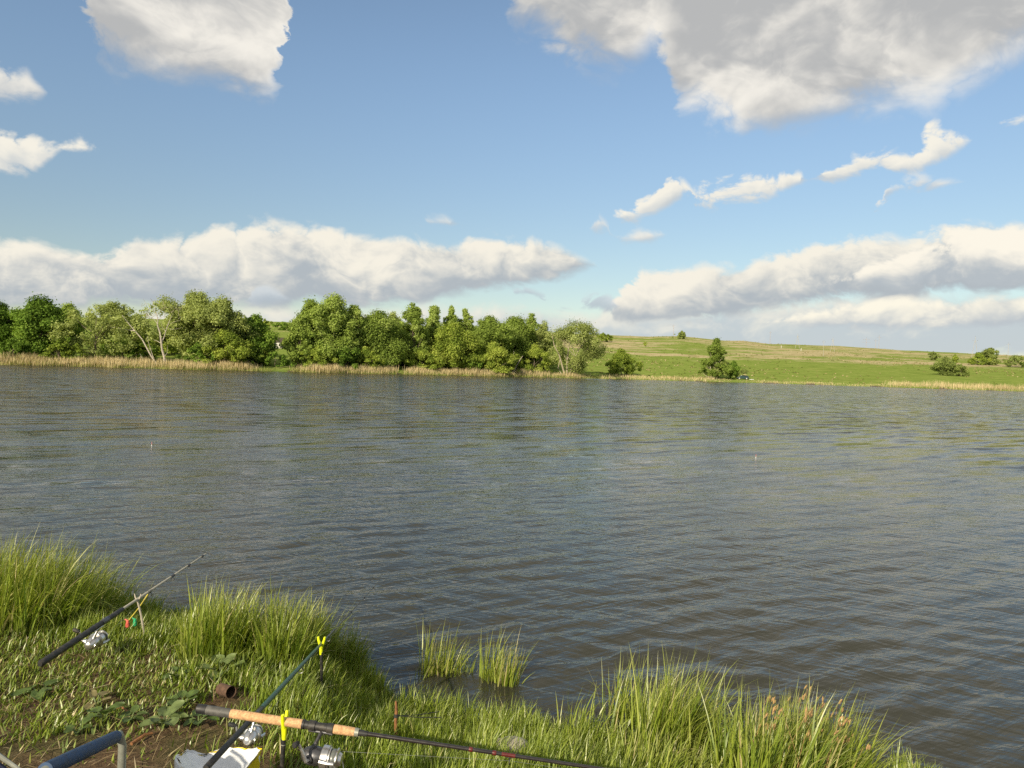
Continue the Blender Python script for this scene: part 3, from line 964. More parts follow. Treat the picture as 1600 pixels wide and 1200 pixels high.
# the bare dead tree
def dead_tree():
    d = yd(250, 5)
    b = P(250, 578, d)
    b.z = landz(b.x, b.y)
    root = empty('dead_tree', b)
    tag(root, 'bare whitened dead tree with two forked stems on far shore', 'dead tree')
    L = lambda pts, dd=0.0: [P(x, y, d + dd + 0.25 * math.sin(i * 1.7)) - b for i, (x, y) in enumerate(pts)]
    T = lambda n, a, e: [0.62 * (a + (e - a) * k / (n - 1)) for k in range(n)]
    mb = MB()
    for pts, a, e in [([(246, 578), (243, 566), (236, 556), (229, 543), (222, 530), (210, 516), (203, 508), (191, 493)], 0.30, 0.10), ([(211, 517), (203, 516), (190, 514), (182, 511), (172, 512)], 0.15, 0.05),
                      ([(240, 560), (236, 548), (232, 535), (230, 525)], 0.10, 0.04), ([(241, 565), (226, 566), (221, 556), (218, 552)], 0.09, 0.03), ([(225, 568), (220, 556)], 0.07, 0.04)]:
        mb.tube(L(pts, -0.8), T(len(pts), a, e), 7)
    mb.build('leaning_stem', M_PALE, root)
    mb = MB()
    for pts, a, e in [([(257, 578), (257, 560), (253, 545), (252, 535), (250, 520), (246, 508), (247, 500), (244, 490), (241, 478)], 0.42, 0.06), ([(252, 536), (256, 528), (259, 518), (262, 508), (268, 494), (272, 488)], 0.20, 0.05),
                      ([(251, 536), (246, 533), (240, 531)], 0.12, 0.05), ([(246, 506), (240, 498), (228, 492), (222, 487)], 0.10, 0.03), ([(256, 558), (261, 552), (262, 540)], 0.1, 0.03), ([(259, 518), (254, 512), (251, 502)], 0.07, 0.03),
                      ([(245, 494), (252, 484), (254, 474)], 0.06, 0.02), ([(243, 488), (234, 480), (230, 474)], 0.06, 0.02), ([(262, 508), (272, 503), (282, 500)], 0.07, 0.02), ([(261, 512), (270, 515), (284, 512)], 0.06, 0.02)]:
        mb.tube(L(pts), T(len(pts), a, e), 7)
    mb.build('upright_stem', M_PALE, root)
    mb = MB()
    r = np.random.default_rng(9)
    for k in range(46):
        x, y = r.uniform(219, 284), r.uniform(474, 502)
        a = r.uniform(-2.6, -0.5)
        l = r.uniform(6, 14)
        mb.tube(L([(x, y), (x + l * 0.5 * math.cos(a), y + l * 0.55 * math.sin(a)), (x + l * math.cos(a), y + l * math.sin(a))], r.uniform(-1, 1)), [0.035, 0.028, 0.02], 4, False)
    mb.build('twigs', M_PALEBARK, root)
    cs = np.array([P(x, y, d + r.uniform(-1, 1)) - b for x, y in [(222, 487), (228, 482), (236, 478), (243, 474), (232, 490), (248, 480), (240, 486), (252, 490), (262, 486), (270, 480), (276, 487), (225, 493), (262, 522), (270, 528), (236, 520), (232, 530), (234, 545)]])
    rs = r.uniform(0.5, 0.9, len(cs))
    V, F, c = leaf_cloud(cs, rs, np.full(len(cs), 34), 0.22, r)
    mesh_obj('sparse_leaves', V, F, LEAF['willow'], root, smooth=False, attrs={'rnd': c})


dead_tree()


# ------------------------------------------------------------------ blades: reeds, sedge, grass
def blades(base, length, width, az, th0, curl, rnd, seg, r, twist=0.6):
    """curved tapering blades; all inputs are arrays over the blades"""
    n = len(base)
    t = np.linspace(0, 1, seg + 1)
    th = th0[:, None] + curl[:, None] * t[None, :] ** 1.4
    dl = (length / seg)[:, None]
    hx = np.cumsum(np.concatenate([np.zeros((n, 1)), np.sin(th[:, :-1]) * dl], 1), 1)
    hz = np.cumsum(np.concatenate([np.zeros((n, 1)), np.cos(th[:, :-1]) * dl], 1), 1)
    ca, sa = np.cos(az)[:, None], np.sin(az)[:, None]
    cen = np.stack([base[:, 0:1] + hx * ca, base[:, 1:2] + hx * sa, base[:, 2:3] + hz], -1)
    wa = az + math.pi / 2 + r.normal(0, twist, n)
    wd = np.stack([np.cos(wa), np.sin(wa), np.zeros(n)], -1)[:, None, :]
    w = (width[:, None] * 0.5 * (1 - t[None, :] ** 1.7) * (0.7 + 0.6 * np.minimum(t[None, :] * 3, 0.5)))[:, :, None]
    Lp, Rp = (cen - wd * w)[:, :-1], (cen + wd * w)[:, :-1]
    m = 2 * seg + 1
    V = np.empty((n, m, 3))
    V[:, 0:2 * seg:2] = Lp
    V[:, 1:2 * seg:2] = Rp
    V[:, 2 * seg] = cen[:, -1]
    al = np.empty((n, m))
    al[:, 0:2 * seg:2] = t[:-1]
    al[:, 1:2 * seg:2] = t[:-1]
    al[:, 2 * seg] = 1
    o = (np.arange(n) * m)[:, None]
    Q = np.concatenate([np.stack([o + 2 * k, o + 2 * k + 1, o + 2 * k + 3, o + 2 * k + 2], -1) for k in range(seg - 1)], 1).reshape(-1, 4) if seg > 1 else np.zeros((0, 4), int)
    Tt = np.stack([o + 2 * seg - 2, o + 2 * seg - 1, o + 2 * seg], -1).reshape(-1, 3)
    return V.reshape(-1, 3), [Q, Tt], {'rnd': np.repeat(rnd, m), 'along': al.ravel()}


M_REED = leaf_material('dry_reed', [(0.0, (0.34, 0.28, 0.15)), (0.45, (0.57, 0.47, 0.27)), (0.8, (0.72, 0.62, 0.38)), (1.0, (0.27, 0.30, 0.09))], 0.2)
M_SEDGE_FAR = leaf_material('shore_sedge', [(0.0, (0.17, 0.19, 0.05)), (0.6, (0.32, 0.32, 0.11)), (1.0, (0.48, 0.42, 0.19))], 0.2)


def reed_bed(name, label, px0, px1, n, h, back, front, seed, mat, hvar=0.3, gaps=()):
    r = np.random.default_rng(seed)
    px = r.uniform(px0, px1, n)
    ends = np.minimum(px - px0, px1 - px)
    ok = r.random(n) < np.clip(ends / 34.0, 0.04, 1)                     # thins out raggedly at both ends
    for a, b in gaps:
        ok &= (px < a + r.normal(0, 5, n)) | (px > b + r.normal(0, 5, n))
    ok &= r.random(n) < 0.45 + 0.75 * (0.5 + 0.9 * wob(px, px * 0, 0.06, seed + 9) + 0.4 * wob(px, px * 0, 0.25, seed + 10))
    px = px[ok]
    n = len(px)
    xs = np.array([ray(p, horizon_y(p)).x for p in (px0, 0.5 * (px0 + px1), px1)])
    sl = np.interp(px, [px0, 0.5 * (px0 + px1), px1], xs)
    y = np.full(n, 170.0)
    off = r.uniform(-front, back, n)
    for _ in range(14):
        y = 0.5 * y + 0.5 * (y_far(sl * y) + off)
    x = sl * y
    z = np.maximum(land(x, y), -0.15)
    patch = 0.5 + 0.5 * wob(x, y, 0.25, seed + 1)
    L = h * np.clip(0.35 + 0.9 * patch + 0.35 * wob(x, y, 1.1, seed + 4), 0.3, 1.25) * (0.6 + 0.4 * np.clip(np.minimum(px - px0, px1 - px) / 30.0, 0, 1)) * r.uniform(1 - hvar, 1 + hvar, n)
    base = np.stack([x, y, z], -1)
    rnd = np.clip(0.42 + 0.25 * wob(x, y, 0.12, seed + 2) + r.normal(0, 0.17, n), 0, 1)
    V, F, at = blades(base, L, r.uniform(0.05, 0.11, n), r.normal(0.0, 0.8, n), np.abs(r.normal(0.06, 0.08, n)), r.normal(0.15, 0.2, n), rnd, 2, r)
    o = mesh_obj(name, V, F, mat, smooth=False, attrs=at)
    tag(o, label, 'reeds', kind='stuff')


reed_bed('reeds', 'tan dry reeds along the far shore below the willows', -140, 425, 9500, 1.5, 6.0, 0.6, 1, M_REED, gaps=((405, 425),))
reed_bed('reeds', 'tan dry reeds along the far shore below the grove', 452, 930, 9500, 1.5, 6.0, 0.5, 2, M_REED, gaps=((617, 636),))
reed_bed('reeds', 'short pale reeds between the grove and lone tree', 925, 1150, 3000, 0.95, 5.0, 0.4, 3, M_REED, 0.4)
reed_bed('reeds', 'golden reeds along the far shore at the right edge', 1370, 1720, 5200, 1.7, 9.0, 0.4, 4, M_REED, 0.45)
reed_bed('reeds', 'thin strip of pale grass at the water edge below the hill', 1150, 1400, 2200, 0.5, 3.0, 0.3, 5, M_REED, 0.5)
reed_bed('sedge', 'green sedge fringe at the foot of the far reeds', -140, 960, 7500, 0.75, 2.2, 0.9, 6, M_SEDGE_FAR, 0.4, gaps=((428, 450),))


def scrub():
    """low tufts and weeds that break up the far slope"""
    r = np.random.default_rng(91)
    n = 5200
    px = r.uniform(880, 1720, n)
    y = 235 + 420 * r.random(n) ** 1.3
    x = (px - 800) / FOCAL * y
    ok = (y > y_far(x) + 4) & (r.random(n) < np.clip(0.35 + 1.1 * wob(x, y, 0.05, 92) + 0.5 * wob(x, y, 0.3, 93), 0.03, 1))
    x, y = x[ok], y[ok]
    n = len(x)
    s = r.uniform(0.2, 0.55, n) * (1 + 0.6 * (r.random(n) < 0.06))
    cs = np.stack([x, y, land(x, y) + s * 0.35], -1)
    V, F, c = leaf_cloud(cs, s * 1.2, np.full(n, 9), 0.26, r, 0.55)
    o = mesh_obj('scrub_grass', V, F, leaf_material('scrub_tufts', [(0.0, (0.10, 0.13, 0.03)), (0.45, (0.24, 0.26, 0.08)), (0.7, (0.40, 0.34, 0.17)), (1.0, (0.52, 0.45, 0.26))], 0.3), smooth=False, attrs={'rnd': np.clip(c + np.repeat(np.repeat(r.normal(0, 0.2, n), 9), 4), 0, 1)})
    tag(o, 'rough tufts and weeds scattered over the far slope', 'grass', kind='stuff')


scrub()

# ------------------------------------------------------------------ sedge and grass on the near bank
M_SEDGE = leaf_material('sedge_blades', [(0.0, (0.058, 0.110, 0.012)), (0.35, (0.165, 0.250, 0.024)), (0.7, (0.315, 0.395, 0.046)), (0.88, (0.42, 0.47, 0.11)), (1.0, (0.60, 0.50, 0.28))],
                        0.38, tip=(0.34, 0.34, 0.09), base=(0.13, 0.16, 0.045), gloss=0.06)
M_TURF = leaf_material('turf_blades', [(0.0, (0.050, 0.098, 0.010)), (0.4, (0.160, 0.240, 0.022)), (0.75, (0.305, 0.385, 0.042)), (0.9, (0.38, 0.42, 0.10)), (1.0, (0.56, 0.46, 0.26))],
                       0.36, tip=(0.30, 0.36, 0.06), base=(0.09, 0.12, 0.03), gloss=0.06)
M_STRAW = leaf_material('dead_stalks', [(0.0, (0.20, 0.14, 0.07)), (0.5, (0.37, 0.29, 0.16)), (1.0, (0.55, 0.47, 0.30))], 0.2)
M_SEEDHEAD = solid('sedge_seed_heads', (0.33, 0.21, 0.09), 0.85, vary=0.35, scale=60)
WIND = 0.15      # the wind comes off the left, so blades lean to the right (along +x)


def tussock(label, spots, n, length, spread, seed, lean=0.35, curl=0.8, dry=0.06, width=0.0098, heads=0, hue=0.0, wind=1.0, group='sedge tussocks along the bank'):
    """spots: picture positions of the roots; the blades fan out from small rings round them"""
    r = np.random.default_rng(seed)
    pts = [on_land(*s) if isinstance(s, tuple) else s for s in spots]
    pts = [Vector((p.x, p.y, max(p.z, -0.2))) for p in pts]
    c = sum(pts, Vector()) / len(pts)
    root = empty('sedge_tussock', c)
    tag(root, label, 'sedge', group)
    n = int(n * 0.54)
    k = r.integers(0, len(pts), n)
    base = np.array([tuple(p) for p in pts])[k]
    a = r.uniform(0, 2 * math.pi, n)
    q = np.sqrt(r.random(n)) * spread
    base[:, 0] += np.cos(a) * q
    base[:, 1] += np.sin(a) * q
    base[:, 2] = np.maximum(land(base[:, 0], base[:, 1]), -0.25) - 0.01
    L = length * 0.78 * np.clip(r.normal(0.85, 0.27, n), 0.2, 1.45)
    vx, vy = np.cos(a) * q / spread * 0.75 + r.normal(0.0, 0.5, n) + 0.75 * wind, np.sin(a) * q / spread * 0.75 + r.normal(0, 0.5, n) + 0.1
    az = np.arctan2(vy, vx)
    mag = np.clip(np.hypot(vx, vy), 0, 1.7)
    rnd = np.clip(r.normal(0.5 + hue, 0.21, n) + 0.08 * wob(base[:, 0], base[:, 1], 8, seed), 0, 0.86)
    rnd = np.where(r.random(n) < dry, r.uniform(0.88, 1.0, n), rnd)
    V, F, at = blades(base, L, width * r.uniform(0.4, 1.5, n), az, 0.05 + lean * 0.5 * mag * r.uniform(0.4, 1.2, n), curl * mag * np.where(r.random(n) < 0.16, r.uniform(1.4, 2.4, n), r.uniform(0.1, 1.2, n)), rnd, 6, r)
    V = V - np.array(tuple(c))
    mesh_obj('blades', V, F, M_SEDGE, root, attrs=at)
    for h in range(heads):
        j = int(r.integers(0, n))
        b = Vector(base[j]) - c
        Lh = length * r.uniform(0.55, 0.95)
        az_ = r.normal(0.1, 0.7)
        tip = b + Vector((math.cos(az_) * Lh * 0.32, math.sin(az_) * Lh * 0.32, Lh * 0.92))
        mb = MB()
        mb.tube([b, b.lerp(tip, 0.6) + Vector((0, 0, 0.02)), tip], [0.0016, 0.0014, 0.001], 4, False)
        for s in range(int(r.integers(2, 5))):
            e = tip + Vector((r.normal(0.012, 0.012), r.normal(0, 0.012), r.uniform(-0.035, 0.01)))
            f = e + Vector((r.uniform(0.0, 0.02), r.normal(0, 0.008), r.uniform(0.016, 0.034)))
            mb.tube([e, e.lerp(f, 0.3), e.lerp(f, 0.7), f], [0.0015, 0.0046, 0.0042, 0.001], 5)
        mb.build('seed_head', M_SEEDHEAD, root)
    return root


tussock('tall windswept sedge clump cut by the left edge', [(-60, 968), (-20, 972), (20, 978), (10, 960)], 2600, 0.60, 0.26, 1, dry=0.12, curl=0.95)
tussock('biggest windswept sedge clump at left, behind rod with black handle', [(60, 978), (100, 974), (128, 968), (85, 955), (45, 958)], 3600, 0.58, 0.24, 2, dry=0.09, curl=1.0)
tussock('short brownish sedge sloping to the water behind rod tip', [(165, 968), (192, 972), (222, 976)], 1200, 0.34, 0.17, 3, dry=0.14, hue=-0.08)
tussock('upright bright sedge clump with pale tips, first beyond bite bell', [(322, 1032), (350, 1030), (374, 1024), (345, 1016)], 2500, 0.45, 0.14, 4, curl=0.8, wind=0.6)
tussock('bright green sedge clump left of the upper yellow rod rest', [(438, 1045), (465, 1042), (486, 1036), (455, 1030)], 2600, 0.47, 0.13, 5, curl=0.8, wind=0.6)
tussock('shaded dark sedge clump behind the upper yellow rod rest', [(515, 1040), (532, 1046), (544, 1044)], 1200, 0.32, 0.12, 6, curl=0.8, dry=0.05, hue=-0.12)  # shade from the neighbouring clump is put into its darker blade tones
W = lambda x, y: on_water(x, y) + Vector((0, 0, -0.12))
tussock('broader of the two sedge clumps standing in open water', [W(668, 1050), W(684, 1046), W(700, 1050)], 760, 0.52, 0.075, 7, lean=0.16, curl=0.5, dry=0.16, hue=0.1, group='sedge clumps in the water')
tussock('thin tuft between the two sedge clumps in open water', [W(726, 1052)], 90, 0.45, 0.035, 8, lean=0.1, curl=0.4, dry=0.2, hue=0.1, group='sedge clumps in the water')
tussock('upright paler sedge clump in open water, nearer the hill side', [W(762, 1060), W(777, 1066), W(793, 1067)], 640, 0.52, 0.062, 9, lean=0.12, curl=0.4, dry=0.2, hue=0.14, group='sedge clumps in the water')
tussock('few lone bent stalks in the water beside the broader clump', [W(640, 1072), W(652, 1062)], 14, 0.40, 0.04, 10, lean=0.3, curl=0.9, dry=0.8, group='sedge clumps in the water')
tussock('loose arching pale sedge tuft in front of open water', [W(985, 1125), W(1000, 1135), W(965, 1128)], 420, 0.55, 0.10, 11, lean=0.3, curl=1.1, dry=0.12, hue=0.1)
tussock('tall arching sedge clump in the middle of the right bank', [(1025, 1195), (1055, 1190), (1080, 1198), (1045, 1185)], 2200, 0.58, 0.14, 12, lean=0.35, curl=0.95, dry=0.07, hue=0.05)
tussock('low bright sedge at the frame bottom below the arching clump', [(1000, 1225), (1045, 1240), (1075, 1230)], 1300, 0.30, 0.17, 13, hue=0.08)
tussock('wide sedge clump dotted with brown seed heads at right end of bank', [(1178, 1238), (1205, 1235), (1232, 1235), (1262, 1240), (1282, 1246), (1220, 1255)], 4300, 0.52, 0.19, 14, lean=0.3, curl=0.75, dry=0.06, heads=30)
tussock('long arching blades left of the loose pale tuft', [(900, 1165), (930, 1170)], 160, 0.42, 0.14, 15, lean=0.5, curl=1.1, dry=0.1, hue=0.12)


def turf():
    r = np.random.default_rng(77)
    n = 220000
    x, y = r.uniform(-5.2, 2.8, n), r.uniform(2.2, 6.9, n)
    s = y_near(x) - y
    px = 800 + FOCAL * x / y
    ok = (s > -0.06) & (px > -90) & (px < 1500)
    z = land(x, y)
    py = 576 + (px - 800) * 0.031 + (CAM_Z - z) / y * FOCAL
    ok &= py < 1262
    bm = bare(x, y)
    ok &= r.random(n) > bm * 0.92
    trod = sstep((430 - px) / 200) * sstep((py - 985) / 60)             # trampled ground on the left
    ok &= r.random(n) > trod * 0.25
    for q, rr in ((on_land(356, 1098), 0.13), (on_land(797, 1194), 0.10), (on_land(619, 1168), 0.05)):
        ok &= np.hypot(x - q.x, y - q.y + 0.04) > rr * (0.7 + 0.6 * r.random(n))
    x, y, z, px, py, s, trod = (a[ok] for a in (x, y, z, px, py, s, trod))
    n = len(x)
    clump = wob(x, y, 6, 51) + 0.6 * wob(x, y, 17, 52)
    L = (0.105 + 0.055 * clump) * (1 - 0.5 * trod) * r.uniform(0.5, 1.35, n)
    lush = sstep((px - 520) / 120)
    L *= 1 + 0.35 * lush * (1 - sstep((s - 0.9) / 0.8))
    L = np.maximum(L, 0.025)
    az = r.uniform(0, 2 * math.pi, n)
    vx, vy = np.cos(az) * 0.8 + 0.55, np.sin(az) * 0.8
    az = np.arctan2(vy, vx)
    rnd = np.clip(r.normal(0.45, 0.15, n) + 0.12 * clump + 0.10 * lush - 0.06 * trod, 0, 0.85)
    rnd = np.where(r.random(n) < 0.05 + 0.10 * trod, r.uniform(0.88, 1, n), rnd)
    th0 = np.abs(r.normal(0.25, 0.22, n)) + 0.45 * trod * r.random(n)
    V, F, at = blades(np.stack([x, y, z - 0.006], -1), L, r.uniform(0.0035, 0.0095, n) * (1 + 0.2 * trod), az, th0, r.uniform(0.1, 1.2, n), rnd, 3, r)
    o = mesh_obj('grass', V, F, M_TURF, attrs=at)
    tag(o, 'short bright green grass covering the near bank', 'grass', kind='stuff')
    # fallen stalks and straw on the trodden ground
    n = 1700
    x, y = r.uniform(-3.4, -0.6, n), r.uniform(2.4, 5.0, n)
    ok = (y_near(x) - y > 0.25)
    x, y = x[ok], y[ok]
    n = len(x)
    z = land(x, y) + r.uniform(0.004, 0.03, n)
    V, F, at = blades(np.stack([x, y, z], -1), r.uniform(0.03, 0.17, n), r.uniform(0.002, 0.006, n), r.uniform(0, 6.28, n), r.normal(1.5, 0.1, n), r.normal(0, 0.25, n), np.clip(r.normal(0.5, 0.25, n), 0, 1), 3, r)
    o = mesh_obj('straw_litter', V, F, M_STRAW, attrs=at)
    tag(o, 'dry straw scattered over the trodden soil', 'straw', kind='stuff')


turf()

# ------------------------------------------------------------------ broad-leaved weeds
M_WEED = {}
for k, c in {'green': (0.085, 0.135, 0.030), 'pale': (0.14, 0.19, 0.06), 'wilted': (0.22, 0.19, 0.08)}.items():
    m, N, surf = material('weed_leaf_' + k)
    b = N.new('ShaderNodeBsdfPrincipled')
    co = N.new('ShaderNodeTexCoord').outputs['Object']
    n = N.noise(co, 30.0, 5.0, 0.6)
    N.put(b.inputs['Base Color'], N.mixc(N.smooth(n, 0.3, 0.7), tuple(x * 0.65 for x in c) + (1,), tuple(x * 1.3 for x in c) + (1,)))
    b.inputs['Roughness'].default_value = 0.6
    t = N.new('ShaderNodeBsdfTranslucent')
    t.inputs['Color'].default_value = (c[0] * 1.4, c[1] * 1.4, c[2], 1)
    mx = N.new('ShaderNodeMixShader')
    mx.inputs[0].default_value = 0.25
    N.t.links.new(b.outputs[0], mx.inputs[1])
    N.t.links.new(t.outputs[0], mx.inputs[2])
    N.t.links.new(mx.outputs[0], surf)
    M_WEED[k] = m


def weed(label, px, py, leaves, size, seed, kind='green', up=0.5):
    r = np.random.default_rng(seed)
    c = on_land(px, py)
    size *= 0.46
    root = empty('broadleaf_weed', c)
    tag(root, label, 'weed', 'broad-leaved weeds on the trodden bank')
    stalk = MB()
    for i in range(leaves):
        az = 2 * math.pi * (i + r.uniform(-0.3, 0.3)) / leaves + seed
        el = up * r.uniform(0.4, 1.3)
        s = size * r.uniform(0.7, 1.2)
        d = Vector((math.cos(az) * math.cos(el), math.sin(az) * math.cos(el), math.sin(el)))
        st = d * s * r.uniform(0.5, 0.8) + Vector((0, 0, 0.02))
        stalk.tube([(0, 0, -0.01), st * 0.5 + Vector((0, 0, 0.01)), st], [0.005, 0.004, 0.003], 5, False)
        side = Vector((-math.sin(az), math.cos(az), 0))
        nrm = d.cross(side) * -1
        tilt = r.uniform(-0.5, 0.1)
        fwd = (d + Vector((0, 0, tilt))).normalized()
        V, F = [], []
        nu, nv = 7, 7
        for a in range(nu):
            t = a / (nu - 1)
            w = s * 0.46 * (math.sin(math.pi * min(1, t * 0.86 + 0.14)) ** 0.7) * (1 + 0.06 * math.sin(a * 2.4 + seed))
            for b_ in range(nv):
                q = b_ / (nv - 1) * 2 - 1
                p = st + fwd * (t * s - (0.16 * s * abs(q) * (1 - t) * (t < 0.3))) + side * q * w
                p += Vector((0, 0, 1)) * (0.16 * s * abs(q) - 0.22 * s * t * t + 0.035 * s * math.sin(9 * q + 5 * t + seed))
                V.append(p)
        for a in range(nu - 1):
            for b_ in range(nv - 1):
                F.append((a * nv + b_, a * nv + b_ + 1, (a + 1) * nv + b_ + 1, (a + 1) * nv + b_))
        mb = MB()
        mb.add(V, F)
        mb.build('leaf', M_WEED[kind], root, angle=180)
    stalk.build('stalks', M_WEED['pale'], root)


weed('large pale burdock with wide leaves between two sedge clumps', 345, 1058, 5, 0.19, 1, 'pale', 0.7)
weed('burdock rosette with thick pale stalks near the cork handle end', 255, 1138, 7, 0.15, 2, 'pale', 0.6)
weed('low leafy weed right beneath the dark rod butt', 310, 1135, 6, 0.12, 3, 'green', 0.4)
weed('small dark weed between burdock rosette and rusty can', 285, 1105, 6, 0.11, 4, 'green', 0.5)
weed('flattened grey-green dock below the black rod handle', 60, 1088, 5, 0.15, 5, 'green', 0.3)
weed('wilted brownish dock in the middle of trodden grass', 150, 1105, 4, 0.14, 6, 'wilted', 0.5)
weed('dark dock leaning beside wilted dock', 162, 1128, 4, 0.13, 7, 'green', 0.5)
weed('small leafy weed at the edge of bare soil', 205, 1130, 6, 0.10, 8, 'green', 0.5)
weed('tiny weed rosette above the blue armrest', 120, 1150, 5, 0.08, 9, 'green', 0.4)
weed('low weed at the foot of pale sedge clump', 275, 1062, 5, 0.10, 10, 'green', 0.5)

# ------------------------------------------------------------------ tackle on the bank
M_BLACK = solid('black_rubber', (0.018, 0.018, 0.018), 0.55, vary=0.3, scale=80, dirt=(0.07, 0.06, 0.045))
M_CARBON = solid('glossy_black_blank', (0.022, 0.018, 0.017), 0.28, vary=0.2, scale=50, spec=0.6)
M_RED = solid('red_wrapping', (0.10, 0.016, 0.013), 0.35, vary=0.2, scale=60)
M_CORK = solid('cork', (0.56, 0.34, 0.17), 0.8, vary=0.28, scale=130, bump=0.0012, dirt=(0.40, 0.22, 0.10))
M_GREYBLANK = solid('grey_fibre_blank', (0.40, 0.37, 0.28), 0.4, vary=0.15, scale=40)
M_GREEN = solid('dark_green_blank', (0.022, 0.082, 0.042), 0.35, vary=0.2, scale=40)
M_NEON = solid('neon_yellow_plastic', (0.70, 0.78, 0.01), 0.4, vary=0.12, scale=40, dirt=(0.45, 0.47, 0.02))
M_SILVER = solid('silver_metal', (0.60, 0.59, 0.57), 0.3, metal=0.9, vary=0.12, scale=70)
M_DARKMETAL = solid('graphite_metal', (0.10, 0.10, 0.105), 0.38, metal=0.7, vary=0.25, scale=70)
M_GREYMETAL = solid('grey_painted_tube', (0.30, 0.31, 0.26), 0.4, metal=0.4, vary=0.15, scale=30)
M_LINE = solid('fishing_line', (0.13, 0.14, 0.13), 0.3, vary=0.1, scale=200)
M_BLUE = solid('blue_foam_sleeve', (0.012, 0.046, 0.115), 0.6, vary=0.3, scale=50, dirt=(0.03, 0.06, 0.11))
M_NAVY = solid('navy_cloth', (0.016, 0.022, 0.060), 0.9, vary=0.3, scale=180, bump=0.001)
M_WHITE = solid('white_plastic_film', (0.74, 0.76, 0.78), 0.45, vary=0.06, scale=25)
M_YELLOW = solid('yellow_plastic_film', (0.80, 0.62, 0.015), 0.4, vary=0.08, scale=25)
M_RUST = solid('rusty_tin', (0.34, 0.14, 0.06), 0.85, vary=0.5, scale=45, bump=0.001, dirt=(0.10, 0.045, 0.025))
M_RUSTIN = solid('rusty_tin_inside', (0.09, 0.05, 0.03), 0.9, vary=0.4, scale=45)
M_STAKE = solid('weathered_stick', (0.21, 0.095, 0.035), 0.85, vary=0.45, scale=35, bump=0.002)
M_STONE = solid('grey_stone', (0.36, 0.33, 0.25), 0.95, vary=0.4, scale=22, bump=0.006, dirt=(0.20, 0.20, 0.10))
M_CORD = solid('dark_cord', (0.03, 0.032, 0.028), 0.8)


def part_along(a, d, spec, parent, side=14):
    """spec rows: name, material, [(distance along, radius), ...]"""
    for nm, mt, prof in spec:
        mb = MB()
        mb.tube([a + d * s for s, _ in prof], [q for _, q in prof], side)
        mb.build(nm, mt, parent)


def guide(a, d, s, r, size, down, parent, mat=M_DARKMETAL, wrap=M_RED):
    p = a + d * s
    mb = MB()
    c = p + down * (r + size * 1.25)
    mb.ring(c, d, size, max(size * 0.16, 0.0008), 14, 5)
    mb.tube([p - d * size * 2.0 + down * r, c - down * size * 0.9], [0.0009, 0.0009], 5)
    mb.tube([p + d * size * 1.2 + down * r, c - down * size * 0.6], [0.0009, 0.0009], 5)
    o = mb.build('guide', mat, parent)
    w = MB()
    w.tube([p - d * size * 2.6, p + d * size * 1.6], [r + 0.0008, r + 0.0006], 10)
    w.build('wrapping', wrap, o)


